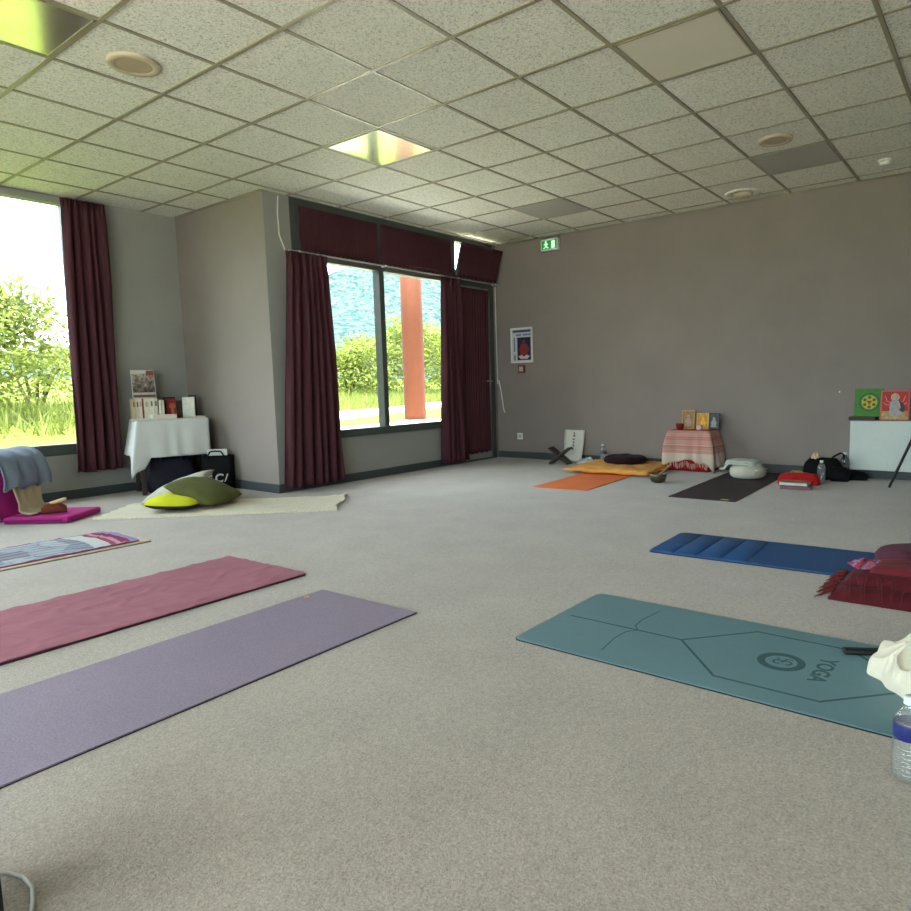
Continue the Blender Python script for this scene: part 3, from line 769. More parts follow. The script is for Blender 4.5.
# blue mat with raised bolster bands
t = thing('yoga_mat', 'royal blue yoga mat with grooved end', 'yoga mat', (2.19, -2.87, 0), radians(2.0))
obj('pad', prism(BM(), rrect(.54, 1.80, .03), 0, .010, bev=.003), mat_tex('blue_foam', rgb(26, 72, 124), 300, .25, .06, .55, .4, fine=.12), t)
M_BLUE2 = mat_tex('blue_foam_band', rgb(28, 78, 134), 300, .25, .06, .55, .4, fine=.12)
for k in range(4):
    b = BM(); box(b, -.255, .255, .895 - .135*(k + 1) + .006, .895 - .135*k - .006 if k else .885, .008, .0125, bev=.004); obj('padded_band', b, M_BLUE2, t, True)
obj('underside', prism(BM(), rrect(.546, 1.806, .03), 0, .004), mat('navy_edge', rgb(10, 16, 40), .8), t)

# orange mat, black mat
t = thing('yoga_mat', 'bright orange yoga mat reaching under the mustard cushion', 'yoga mat', (4.50, -.245, 0), radians(3.5))
obj('pad', flat_mat(1.80, .56, .006, .01), mat_tex('orange_rubber', rgb(214, 112, 62), 300, .3, .05, .75, .3, fine=.08), t)
t = thing('yoga_mat', 'black yoga mat with small yellow mark at its corner', 'yoga mat', (4.60, -1.585, 0), radians(1.8))
obj('pad', flat_mat(1.83, .56, .006, .01), mat_tex('black_mat_rubber', rgb(56, 47, 50), 300, .3, .08, .7, .3, fine=.12), t)
b = BM(); box(b, -.895, -.85, -.215, -.15, .0061, .0066); obj('brand_mark', b, mat('yellow_print', rgb(190, 165, 60), .6), t)

# ------------------------------------------------------------------ book table in the alcove
M_DWOOD = mat('dark_stained_wood', rgb(52, 40, 36), .5, .4, stretch=(40, 40, 3), var=.25)
TZ = .71; TA = atan2(-.28, .96); TC = (1.745, 3.085)
t = thing('table', 'small dark wooden table hidden by the white tablecloth in the alcove', 'table', (TC[0], TC[1], 0), TA)
b = BM(); box(b, -.315, .30, -.20, .20, TZ - .03, TZ, bev=.004); obj('table_top', b, M_DWOOD, t)
b = BM(); box(b, -.285, .275, -.18, .18, TZ - .10, TZ - .031); obj('apron', b, M_DWOOD, t)
for x, y in ((-.29, -.175), (.275, -.175), (-.29, .175), (.275, .175)):
    b = BM(); box(b, x - .02, x + .02, y - .02, y + .02, 0, TZ - .03, bev=.004); obj('leg', b, M_DWOOD, t)
M_LINEN = fabric('white_linen', rgb(206, 208, 206), .9, 600, .1, .03)
def t_hang(q, f): return (.355 if q == 0 else .34 if q == 1 else .30 if q == 2 else .33)
o = obj('tablecloth', drape(.63, .41, TZ + .003, t_hang, .022, .010, 15, corner=0.0, n=40, seed=2, side=lambda q, f: (.022, .0, -.004, .02)[q], bulge=.0), M_LINEN, smooth='all', loc=(TC[0], TC[1], 0), rot=(0, 0, TA))
# the front left corner hangs down as a long pointed tail
for v in o.data.vertices:
    d = hypot(v.co.x + .335, v.co.y + .225)
    if v.co.z < TZ - .003:
        k = max(0, 1 - d/.11)**.8; tt = (TZ - v.co.z)/.355
        v.co.z -= .19*k*tt; v.co.x -= .02*k*tt; v.co.y -= .05*k*tt
        if v.co.x < -.30: v.co.x -= .05*tt
solid(o, .003, 1); tag(o, 'white tablecloth hanging over the small alcove table, one corner low', 'tablecloth')

def tl(x, y, z=0):      # table-local to world
    c, s_ = cos(TA), sin(TA); return (TC[0] + x*c - y*s_, TC[1] + x*s_ + y*c, z)
ZT = TZ + .0085
M_PAGE = mat('book_paper', rgb(214, 206, 188), .9, .1, vs=400, var=.08, stretch=(1, 60, 1))
def book(x, w, h, d, c, label, y=.02, lean=0.0, stripe=None, group='books in a row on the white tablecloth'):
    """A standing book, spine to the front."""
    t = thing('book', label, 'book', tl(x, y, ZT), TA, group)
    m = mat('cover', c, .6, .3, var=.06)
    b = BM(); box(b, -w/2, w/2, -d/2, -d/2 + .004, 0, h, bev=.0012); box(b, -w/2, -w/2 + .002, -d/2 + .003, d/2, 0, h); box(b, w/2 - .002, w/2, -d/2 + .003, d/2, 0, h); obj('cover', b, m, t)
    b = BM(); box(b, -w/2 + .002, w/2 - .002, -d/2 + .004, d/2 - .003, .003, h - .004); obj('pages', b, M_PAGE, t)
    if stripe:
        b = BM(); box(b, -w*.2, w*.2, -d/2 - .0006, -d/2 + .001, h*.62, h*.86); obj('spine_title', b, mat('spine_print', stripe, .6, vs=160, var=.35), t)
    if lean: t.rotation_euler = (0, lean, TA)
    return t
X0 = -.30
for x, w, h, c, st, lab in (
    (-.045, .030, .200, rgb(190, 172, 142), rgb(120, 96, 70), 'tan book first in the row, nearest the curtain'),
    (-.0145, .027, .199, rgb(206, 198, 176), rgb(90, 84, 72), 'cream book second from the curtain in the row'),
    (.012, .022, .203, rgb(222, 216, 200), rgb(150, 140, 120), 'pale thin book just before the thin red one'),
    (.0315, .013, .203, rgb(150, 62, 48), None, 'thin red spine in the row of pale books'),
    (.0635, .046, .200, rgb(214, 210, 192), rgb(170, 164, 146), 'thick cream book right after the thin red one'),
    (.1085, .040, .204, rgb(222, 218, 204), rgb(120, 116, 104), 'tall white book left of the book with a dark spine mark'),
    (.145, .030, .204, rgb(205, 200, 184), rgb(60, 58, 52), 'cream book with a small dark mark on its spine'),
    (.182, .020, .185, rgb(226, 222, 210), None, 'short white book next to the cream one with dark mark'),
    (.206, .022, .183, rgb(214, 208, 190), None, 'short cream book beside the red-covered book')):
    book(x + X0 + .04, w, h, .14, c, lab, stripe=st)
# red book shown face on, with a darker book behind it
def face_book(name, x, y, w, h, th, c, label, tilt=-.12, rz=0.0, deco=None, cat='book'):
    t = thing(name, label, cat, tl(x, y, ZT), TA + rz); t.rotation_euler = (tilt, 0, TA + rz)
    b = BM(); box(b, -w/2, w/2, 0, .003, 0, h, bev=.001); box(b, -w/2, w/2, th - .003, th, 0, h, bev=.001); obj('cover', b, mat('cover', c, .5, .3, vs=20, var=.12), t)
    b = BM(); box(b, -w/2 + .002, w/2 - .003, .003, th - .003, .002, h - .003); obj('pages', b, M_PAGE, t)
    if deco:
        b = BM(); deco(b, w, h); obj('cover_print', b, deco.m, t)
    return t
def deco_red(b, w, h):
    lathe(b, [(.001, -.0012), (.030, -.0012), (.030, 0)], 20, c=(0.008, 0, h*.62), axis='Y', close=False); box(b, -w*.05, w*.25, -.001, .0, h*.2, h*.60)
deco_red.m = mat('cover_print_rust', rgb(176, 96, 74), .5, vs=50, var=.3)
face_book('book', .03, .07, .115, .212, .018, rgb(50, 42, 40), 'dark book standing behind the red-covered book')
face_book('book', .04, .035, .085, .195, .016, rgb(138, 42, 34), 'red-covered book standing face forward in the row', deco=deco_red)
face_book('book', .118, .055, .055, .175, .02, rgb(62, 46, 40), 'small dark brown book between the red and the white one')
t = face_book('book', .190, .02, .115, .205, .022, rgb(216, 216, 206), 'white book standing open at an angle at the end of the row', tilt=-.06, rz=-.5)
face_book('book', .245, .085, .075, .225, .02, rgb(48, 46, 42), 'dark book standing against the wall at the end of the row', tilt=-.05, rz=-.3)
def flat_book(x, y, w, d, h, c, label, rz=0.0, z=ZT):
    t = thing('book', label, 'book', tl(x, y, z), TA + rz, 'books lying flat on the white tablecloth')
    b = BM(); box(b, -w/2, w/2, -d/2, d/2, 0, .002, bev=.0008); box(b, -w/2, w/2, -d/2, d/2, h - .002, h, bev=.0008); box(b, -w/2, -w/2 + .002, -d/2, d/2, .001, h - .001); obj('cover', b, mat('cover', c, .55, .3, var=.04), t)
    b = BM(); box(b, -w/2 + .002, w/2 - .002, -d/2 + .002, d/2 - .002, .002, h - .002); obj('pages', b, M_PAGE, t)
flat_book(-.245, -.125, .20, .13, .013, rgb(222, 220, 212), 'thin white booklet lying before the tan books')
flat_book(-.065, -.112, .215, .12, .043, rgb(224, 220, 210), 'thick white book lying flat before the red-covered book')
flat_book(.245, -.10, .105, .13, .016, rgb(205, 205, 202), 'small pale book lying alone at the table corner by the wall', .25)
# picture board leaning on the wall behind the books
t = thing('picture_board', 'tall picture board with a brown landscape leaning behind the books', 'picture', tl(-.175, .125, ZT), TA); t.rotation_euler = (-.10, 0, TA + .02)
b = BM(); box(b, -.105, .105, 0, .012, 0, .485, bev=.001); obj('board', b, mat('board_card', rgb(196, 194, 188), .6, var=.05), t)
def litho():
    q = NT('brown_landscape_print').set(.5, .3); n = q.noise(26, 6, .7); z = q.sep()[2]
    q.color(q.ramp(q.math('ADD', n, q.math('MULTIPLY', q.math('SUBTRACT', z, .36), .9)), [(.36, rgb(74, 62, 56)), (.5, rgb(122, 108, 98)), (.62, rgb(178, 172, 162))])); return q.m
b = BM(); box(b, -.099, .099, -.0014, .0, .262, .448); obj('picture_print', b, litho(), t)
b = BM(); box(b, .03, .099, -.0020, .0, .430, .478); obj('corner_block', b, mat('rust_print', rgb(134, 72, 58), .5), t)
b = BM(); box(b, -.099, .099, -.0014, .0, .215, .240); obj('title_band', b, mat('brown_print', rgb(120, 84, 70), .5, vs=60, var=.3), t)

# bags below and beside the table
def blob_bag(w, d, h, seed, pinch=.16, n=20):
    bm = BM(); R = []
    for k in range(11):
        tt = k/10; row = []
        for i in range(36):
            a = 2*pi*i/36; ca, sa = cos(a), sin(a)
            e = .35; x = w/2*abs(ca)**e*(1 if ca >= 0 else -1); y = d/2*abs(sa)**e*(1 if sa >= 0 else -1)
            kf = (1 - pinch*(2*tt - .7)**2) * (.93 if k == 0 else 1)
            nn = noise.noise(Vector((x*9 + seed, y*9, tt*2.5)))
            row.append(bm.verts.new((x*kf*(1 + .06*nn), y*(kf - .25*tt*(pinch > .1))*(1 + .12*nn), h*tt + (.02*nn if 0 < k else 0))))
        R.append(row)
    for q, w_ in zip(R, R[1:]):
        for i in range(36): bm.faces.new((q[i], q[(i+1) % 36], w_[(i+1) % 36], w_[i]))
    bm.faces.new(R[0][::-1]); bm.faces.new(R[-1]); return bm
M_NAVY = mat('navy_nylon', rgb(27, 27, 42), .6, .3, var=.2, vs=12); M_BAGBLK = mat('black_nylon', rgb(17, 17, 18), .75, .12, var=.2)
t = thing('duffel_bag', 'dark navy bag pushed under the white-clothed table', 'bag', tl(-.03, .01, 0), TA)
obj('body', blob_bag(.47, .28, .34, 4), M_NAVY, t, 'all')
b = BM(); tube(b, [(-.10, -.125, .30), (-.09, -.15, .36), (0, -.155, .385), (.09, -.15, .36), (.10, -.125, .30)], .010, 8); obj('handle', b, M_NAVY, t, True)
t = thing('tote_bag', 'black shopping tote with white letters and papers, beside the alcove table', 'bag', (2.0, 2.685, 0), atan2(-.80, .60) + .12)
def tote_bm(w, d, h):
    bm = BM(); n = 12; R = []
    for k in range(9):
        tt = k/8; row = []
        for i in range(40):
            s_ = i/40*4; q = int(s_); f = s_ - q
            x, y = [(-1 + 2*f, -1), (1, -1 + 2*f), (1 - 2*f, 1), (-1, 1 - 2*f)][q]
            bul = 1 + .10*sin(pi*tt)*(1 - abs(x)**4)
            row.append(bm.verts.new((x*w/2*(1 + .03*tt), y*d/2*bul*(1 - .18*tt) + .004*noise.noise(Vector((x*4, y, tt*4))), h*tt + .006*noise.noise(Vector((x*3, y*3, 7)))*(k == 8))))
        R.append(row)
    for q, w_ in zip(R, R[1:]):
        for i in range(40): bm.faces.new((q[i], q[(i+1) % 40], w_[(i+1) % 40], w_[i]))
    bm.faces.new(R[0][::-1]); return bm
o = obj('body', tote_bm(.27, .13, .345), M_BAGBLK, t, 'all'); solid(o, .004, 0)
for y in (-.058, .058):
    b = BM(); tube(b, [(-.07, y*1.05, .30), (-.072, y*1.1, .35), (-.05, y*1.15, .385), (0, y*1.2, .39), (.05, y*1.15, .385), (.072, y*1.1, .35), (.07, y*1.05, .30)], .008, 8); obj('handle', b, M_BAGBLK, t, True)
M_LET = mat('white_print', rgb(206, 208, 206), .6, var=.03)
for ch, x, sz, sh in (('I', -.098, .082, .0), ('E', -.062, .082, .0), ('C', .018, .115, .12), ('/', .085, .105, .12)):
    b = text_mesh(ch, sz, .0006, bold=True, shear=sh); obj('letter', b, M_LET, t, loc=(x, -.0735, .118), rot=(pi/2, 0, 0))
b = BM()
for q in range(3):
    box(b, -.09 + .015*q, .10 - .02*q, -.03 + .03*q, -.026 + .03*q, .05, .405 - .015*q)
o = obj('paper_sheet', b, mat('copy_paper', rgb(208, 210, 208), .8, var=.03), loc=(2.0, 2.685, 0), rot=(0, 0, atan2(-.80, .60) + .12)); tag(o, 'white papers sticking out of the black tote', 'papers')

# ------------------------------------------------------------------ cream rug and its cushions
RA = atan2(-1.403, 1.263)
def rug_mat():
    t = NT('cream_wool_rug').set(.97, .1); c = rgb(222, 213, 194); x = t.sep()[0]
    n = t.noise(110, 3, .7); m = t.noise(8, 4)
    col = t.mix(.5, t.ramp(m, [(.3, scale(c, .86)), (.7, scale(c, 1.08))]), t.ramp(n, [(.3, scale(c, .7)), (.7, scale(c, 1.2))]))
    t.color(t.mix(.18, col, t.ramp(t.math('SINE', t.math('MULTIPLY', x, 170)), [(.2, scale(c, .7)), (.8, scale(c, 1.1))]))); t.bump(n, 1.0, .012); return t.m
def rshape(u, v):
    x = u*.93; y = v*.36
    if u > .8: x += (.015*sin(v*5 + 1) + .008*noise.noise(Vector((v*6, 1, 2))))*(u - .8)/.2
    if u < -.85: x += .012*sin(v*16)*(-u - .85)/.15
    return x, y + .010*noise.noise(Vector((u*5, v, 4)))
def rtop(u, v): return .013 + .004*noise.noise(Vector((u*8, v*3, 0))) + (.012*max(0, u - .80)/.2*(1 + noise.noise(Vector((u*20, v*6, 3))))) - .004*(abs(v) > .99)
o = obj('rug', slab(1.9, .72, 140, 50, rtop, rshape), rug_mat(), smooth=True, loc=(1.465, 1.625, 0), rot=(0, 0, RA))
tag(o, 'shaggy cream wool rug with cushions on it, near the wall corner', 'rug')
M_OLIVE = fabric('olive_cotton', rgb(86, 88, 48), .95, 500, .2, .10); M_GREYC = fabric('pale_grey_cotton', rgb(176, 174, 160), .95, 500, .2, .08)
def yellow_mat():
    t = NT('yellow_and_charcoal_cotton').set(.9, .15); z = t.sep()[2]
    t.color(t.mix(t.math('GREATER_THAN', z, -.004), rgb(46, 46, 48), rgb(196, 198, 36))); t.bump(t.noise(500, 2), .2, .001); return t.m
UI = Vector((.60, -.80, 0)); VI = Vector((.80, .60, 0))
def place(o, cx, cy, cz, ax, ay):
    """Lay an object with its local X along ax and local Y along ay."""
    ax = Vector(ax).normalized(); ay = Vector(ay); ay = (ay - ax*ay.dot(ax)).normalized()
    m = Matrix((ax, ay, ax.cross(ay))).transposed().to_4x4(); m.translation = (cx, cy, cz); o.matrix_world = m
o = obj('cushion', pillow(.36, .33, .12, seed=1, pinch=-.20, power=.42), yellow_mat(), smooth='all'); place(o, 1.14, 1.88, .078, UI + Vector((0, 0, -.04)), VI)
tag(o, 'flat yellow cushion with charcoal underside, lowest of three on the cream rug', 'cushion', 'cushions on the cream rug')
o = obj('cushion', pillow(.46, .44, .17, seed=5, pinch=-.07, power=.45), M_OLIVE, smooth='all'); place(o, 1.385, 1.875, .135, UI + Vector((-.16, -.12, -.34)), VI + Vector((0, 0, .10)))
tag(o, 'plump olive green cushion resting on the yellow one', 'cushion', 'cushions on the cream rug')
o = obj('cushion', pillow(.52, .46, .12, seed=9, pinch=-.02, power=.45), M_GREYC, smooth='all'); place(o, 1.38, 2.285, .140, UI + Vector((0, 0, .36)), VI + Vector((0, 0, .15)))
tag(o, 'pale grey cushion leaning behind the olive cushion', 'cushion', 'cushions on the cream rug')

# ------------------------------------------------------------------ magenta floor chair
CA = atan2(UI.y, UI.x)
M_MAG = fabric('magenta_canvas', rgb(166, 38, 122), .9, 500, .15, .06)
t = thing('floor_chair', 'magenta folding floor chair with clothes over its back, under the big window', 'floor chair', (.135, 2.52, 0), CA)
b = BM(); box(b, 0, .50, -.02, .42, .004, .055, bev=.018, seg=3); obj('seat_pad', b, M_MAG, t, True)
b = BM(); box(b, -.05, .0, -.02, .42, .0, .50, bev=.018, seg=3, M=Matrix.Translation((.0, 0, .02)) @ Matrix.Rotation(radians(-14), 4, 'Y')); obj('back_pad', b, M_MAG, t, True)
for y in (-.022, .422):
    b = BM(); tube(b, [(.46, y, .03), (0.0, y, .03), (-.115, y, .47)], .008, 8); obj('side_bar', b, mat('dark_magenta_strap', rgb(110, 22, 84), .7), t, True)
def cloth_over(bm, prof, y0, y1, ny, seed, amp=.012, flare=0.0, hem=.0):
    """A garment hanging over an edge: a profile in XZ swept along Y with folds."""
    R = []
    for j in range(ny + 1):
        f = j/ny; row = []
        for k, (x, z) in enumerate(prof):
            s_ = k/(len(prof) - 1); w_ = abs(s_ - .5)*2
            n1 = noise.noise(Vector((f*4 + seed, s_*2, 1))); n2 = sin(2*pi*(f*3.3 + .25*n1) + seed)
            dx = (1 if s_ > .5 else -1)*(amp*(n2 + .6)*w_)
            y = y0 + (y1 - y0)*f + flare*(f - .5)*w_
            row.append(bm.verts.new((x + dx, y, z + .012*n1 + hem*w_*w_*n2)))
        R.append(row)
    for a, c in zip(R, R[1:]):
        for k in range(len(prof) - 1): bm.faces.new((a[k], a[k+1], c[k+1], c[k]))
    return bm
def profile(pts, n=28):
    pts = [Vector((p[0], p[1])) for p in pts]; out = []
    for k in range(n + 1):
        s_ = k/n*(len(pts) - 1); i = min(int(s_), len(pts) - 2); f = s_ - i
        p0 = pts[max(i-1, 0)]; p1 = pts[i]; p2 = pts[i+1]; p3 = pts[min(i+2, len(pts)-1)]
        q = .5*((2*p1) + (p2 - p0)*f + (2*p0 - 5*p1 + 4*p2 - p3)*f*f + (3*p1 - p0 - 3*p2 + p3)*f**3); out.append((q.x, q.y))
    return out
M_GREYBLUE = fabric('grey_blue_knit', rgb(118, 128, 146), .95, 400, .3, .10); M_BEIGE = fabric('beige_wool', rgb(178, 164, 138), .95, 400, .3, .08)
b = cloth_over(BM(), profile([(-.26, .20), (-.22, .40), (-.15, .545), (-.07, .560), (.03, .50), (.085, .36), (.075, .27)]), -.04, .43, 46, 3, .022, .10, .018)
o = obj('jacket', b, M_GREYBLUE, smooth='all', loc=(.135, 2.52, 0), rot=(0, 0, CA)); solid(o, .010, 0)
tag(o, 'grey-blue jacket draped over the back of the magenta floor chair', 'jacket')
b = cloth_over(BM(), profile([(-.005, .44), (.03, .36), (.055, .25), (.07, .14), (.085, .085), (.16, .068), (.20, .072)]), .08, .34, 30, 11, .014, .12, .0)
o = obj('shawl', b, M_BEIGE, smooth='all', loc=(.135, 2.52, 0), rot=(0, 0, CA)); solid(o, .010, 0)
tag(o, 'beige woollen shawl hanging below the grey-blue jacket onto the seat', 'shawl')
t = thing('slipper', 'brown slipper with cream lining lying on the magenta seat', 'slipper', (.135 + .60*.235 + .80*.14, 2.52 - .80*.235 + .60*.14, .056), CA + .45); t.location.x += .03; t.location.y -= .04
def slip_bm():
    bm = BM(); R = []
    for k in range(13):
        s_ = k/12; x = -.075 + .17*s_; w_ = .048*(sin(pi*min(max(.03 + .94*s_, 0), 1)) ** .7) + .002; h = (.095 - .012*s_)*(.20 + .80*sin(pi*min(.08 + .80*s_, 1))**.7)
        row = []
        for i in range(16):
            a = 2*pi*i/16; row.append(bm.verts.new((x, w_*cos(a), max(0, h/2 + h/2*sin(a)))))
        R.append(row)
    for q, w_ in zip(R, R[1:]):
        for i in range(16): bm.faces.new((q[i], q[(i+1) % 16], w_[(i+1) % 16], w_[i]))
    bm.faces.new(R[0][::-1]); bm.faces.new(R[-1]); bmesh.ops.recalc_face_normals(bm, faces=bm.faces); return bm
obj('upper', slip_bm(), mat('rust_felt', rgb(116, 62, 44), .95, .1), t, 'all')
b = BM(); tube(b, [(.10*cos(a)*.50 + .040, .036*sin(a), .092 + .012*cos(a)) for a in [2*pi*k/20 for k in range(21)]], .011, 8); obj('cuff', b, mat('cream_felt', rgb(206, 180, 140), .95, .1), t, 'all')

# ------------------------------------------------------------------ along the back wall, left to right
t = thing('book_stand', 'dark wooden folding X book stand before the white scroll', 'book stand', (5.26, .72, 0), radians(-78))
def xplate(sgn):
    bm = BM(); M = Matrix.Translation((0, 0, .10)) @ Matrix.Rotation(sgn*radians(52), 4, 'Y')
    box(bm, -.012, .012, -.085, .085, -.15, .03, bev=.004, M=M); 
    for y in (-.06, 0, .06): box(bm, -.012, .012, y - .024, y + .024, .0, .16, bev=.008, M=M)
    for v in bm.verts: v.co.z = max(v.co.z, .0)
    return bm
obj('plank', xplate(1), M_DWOOD, t); obj('plank', xplate(-1), M_DWOOD, t)
t = thing('paper_scroll', 'white paper sheet with a column of dark characters leaning on the wall', 'scroll'); on_back(t, 5.49, .70, .012)
def scroll_bm():
    bm = BM(); R = []
    for k in range(17):
        f = k/16; z = .38*f; xo = .045*f + .05*(1 - f)**4 - .0
        R.append([bm.verts.new((-.145 + .05*(1-f)**2 + .29*i/8*(1 - .18*(1-f)**2), z, -.02 - .06*f + .05*((1-f)**3) + .012*sin(pi*i/8))) for i in range(9)])
    for a, c in zip(R, R[1:]):
        for i in range(8): bm.faces.new((a[i], a[i+1], c[i+1], c[i]))
    return bm
o = obj('sheet', scroll_bm(), mat('rice_paper', rgb(206, 206, 196), .8, var=.03), t, 'all'); solid(o, .002, 0)
M_INK = mat('dark_ink', rgb(52, 46, 58), .7)
def glyph(bm, cx, cy, r, seed, zf):
    rnd = random.Random(seed)
    for k in range(5):
        a = rnd.choice((0, pi/2, pi/4, -pi/5, .2)); ox, oy = rnd.uniform(-.5, .5)*r, rnd.uniform(-.6, .6)*r; L = r*rnd.uniform(.6, 1.0)
        stroke(bm, [(cx + ox - L*cos(a)*.6, cy + oy - L*sin(a)*.6), (cx + ox + L*cos(a)*.6, cy + oy + L*sin(a)*.6)], r*.30, zf - .0006, zf + .0006)
for k in range(6):
    cy = .345 - .038*k; b = BM(); glyph(b, 0.008, cy, .019, k + 3, 0)
    f = cy/.38
    for v in b.verts:
        ff = v.co.y/.38; v.co.z += -.02 - .06*ff + .05*((1-ff)**3) + .012 + .0022
    obj('character', b, mat('red_ink', rgb(120, 54, 50), .7) if k == 0 else M_INK, t)
def crumple(w, d, h, seed, n=24):
    bm = BM(); R = []
    bm2 = slab(w, d, n, n, lambda u, v: .003 + h*max(0, (1 - u*u)*(1 - v*v))**.6*(.55 + .9*abs(noise.noise(Vector((u*2.2 + seed, v*2.2, 1))))), lambda u, v: (u*w/2*(1 - .25*v*v), v*d/2*(1 - .25*u*u)))
    return bm2
o = obj('tissue', crumple(.20, .13, .07, 4), mat('white_tissue', rgb(190, 192, 190), .9, var=.03), smooth='all', loc=(5.40, .43, 0), rot=(0, 0, 1.4)); o.scale = (1.5, 1.5, 1.2); tag(o, 'crumpled white cloth on the floor beside the paper scroll', 'cloth')

def water_mat(name, c, a=.25):
    t = NT(name)
    tr = t.node('ShaderNodeBsdfTransparent'); tr.inputs[0].default_value = c
    gl = t.node('ShaderNodeBsdfGlossy'); gl.inputs['Roughness'].default_value = .03
    df = t.node('ShaderNodeBsdfDiffuse'); df.inputs[0].default_value = rgb(225, 230, 230)
    m1 = t.node('ShaderNodeMixShader'); m1.inputs[0].default_value = a; m2 = t.node('ShaderNodeMixShader')
    t.link(tr.outputs[0], m1.inputs[1]); t.link(df.outputs[0], m1.inputs[2]); t.link(t.schlick(.09, .8), m2.inputs[0]); t.link(m1.outputs[0], m2.inputs[1]); t.link(gl.outputs[0], m2.inputs[2])
    t.link(m2.outputs[0], t.n['Material Output'].inputs[0]); return t.m
M_PET = water_mat('clear_plastic', (.95, .97, .97, 1), .10)
M_PET2 = water_mat('smoky_plastic', (.62, .64, .66, 1), .05)
def bottle(loc, label, r, H, ribs, label_c=None, cap_c=None, m=None, name='water_bottle', lz=(.45, .62)):
    t = thing(name, label, 'bottle', loc); p = [(.001, .004), (r*.6, .0), (r*.92, .004), (r, .014)]
    for k in range(ribs):
        z = .02 + (lz[0]*H - .03)*k/ribs; dz = (lz[0]*H - .03)/ribs; p += [(r, z + dz*.15), (r*.91, z + dz*.5), (r, z + dz*.85)]
    p += [(r*.985, lz[0]*H), (r*.985, lz[1]*H), (r, lz[1]*H + .006), (r*.97, .72*H), (r*.80, .79*H), (r*.50, .86*H), (r*.36, .89*H), (r*.36, .93*H)]
    b = BM(); lathe(b, p, 32, close=False); obj('body', b, m or M_PET, t, 'all')
    b = BM(); lathe(b, [(r*.44, .915*H), (r*.44, .925*H), (r*.42, .93*H), (r*.42, H - .003), (r*.38, H), (.001, H)], 24, close=False); obj('cap', b, mat('bottle_cap', cap_c or rgb(205, 215, 215), .4), t, 'all')
    if label_c:
        b = BM(); lathe(b, [(r*1.0, lz[0]*H + .002), (r*1.012, lz[0]*H + .003), (r*1.012, lz[1]*H - .003), (r*1.0, lz[1]*H - .002)], 32, close=False); obj('paper_band', b, mat('label_blue', label_c, .4, .4), t, 'all')
    return t
bottle((5.50, .27, 0), 'small clear bottle standing behind the dark round cushion', .04, .235, 5, rgb(90, 96, 120), lz=(.5, .66))

def zabuton():
    return pillow(.92, 1.0, .075, n=30, seed=3, pinch=.04, wr=.018, power=.22, flat=.62)
o = obj('floor_cushion', zabuton(), fabric('mustard_cotton', rgb(214, 152, 74), .9, 500, .15, .07), smooth='all', loc=(5.03, -.215, .036), rot=(0, 0, radians(2)))
tag(o, 'flat square mustard floor cushion at the back wall, on the orange mat', 'floor cushion')
def zafu(r, h, pleats=0, seed=0, dent=0.0):
    bm = BM(); R = []; n = 56
    prof = [(.001, 0), (.55, 0.0), (.82, .06), (.96, .22), (1.0, .48), (.95, .74), (.82, .90), (.5, .985), (.2, 1 - dent), (.001, 1 - dent*1.2)]
    for rr, hh in prof:
        R.append([bm.verts.new((r*rr*cos(2*pi*k/n)*(1 + (.012*sin(pleats*2*pi*k/n) if pleats else 0) + .02*noise.noise(Vector((cos(2*pi*k/n)*2, sin(2*pi*k/n)*2, hh*2 + seed)))), r*rr*sin(2*pi*k/n), h*hh + .01*noise.noise(Vector((rr*3*cos(2*pi*k/n), rr*3*sin(2*pi*k/n), seed)))*(hh > .3))) for k in range(n)])
    for q, w_ in zip(R, R[1:]):
        for k in range(n): bm.faces.new((q[k], q[(k+1) % n], w_[(k+1) % n], w_[k]))
    bm.faces.new(R[0][::-1]); bm.faces.new(R[-1]); return bm
o = obj('meditation_cushion', zafu(.215, .095, 9, 2, .12), fabric('dark_wine_velvet', rgb(40, 20, 26), .95, 500, .1, .15), smooth='all', loc=(5.10, -.225, .072)); o.scale = (1, 1.15, 1)
tag(o, 'dark wine-coloured round cushion lying on the mustard floor cushion', 'cushion')
t = thing('singing_bowl', 'bronze singing bowl on the carpet before the mustard cushion', 'bowl', (4.39, -.925, 0))
b = BM(); lathe(b, [(.001, .002), (.04, .0), (.062, .012), (.078, .04), (.083, .068), (.084, .088), (.079, .088), (.077, .066), (.070, .04), (.055, .018), (.001, .012)], 40, close=False)
obj('bowl', b, mat('aged_bronze', rgb(104, 98, 78), .42, .5, .75, var=.15, vs=30), t, 'all')
b = BM(); tube(b, [(4.375, -.90, .030), (4.42, -.955, .094), (4.47, -1.015, .165)], [.012, .011, .009], 12)
tag(obj('mallet', b, mat('pale_wood', rgb(150, 112, 84), .6), smooth=True), 'small wooden mallet resting in the singing bowl', 'mallet')

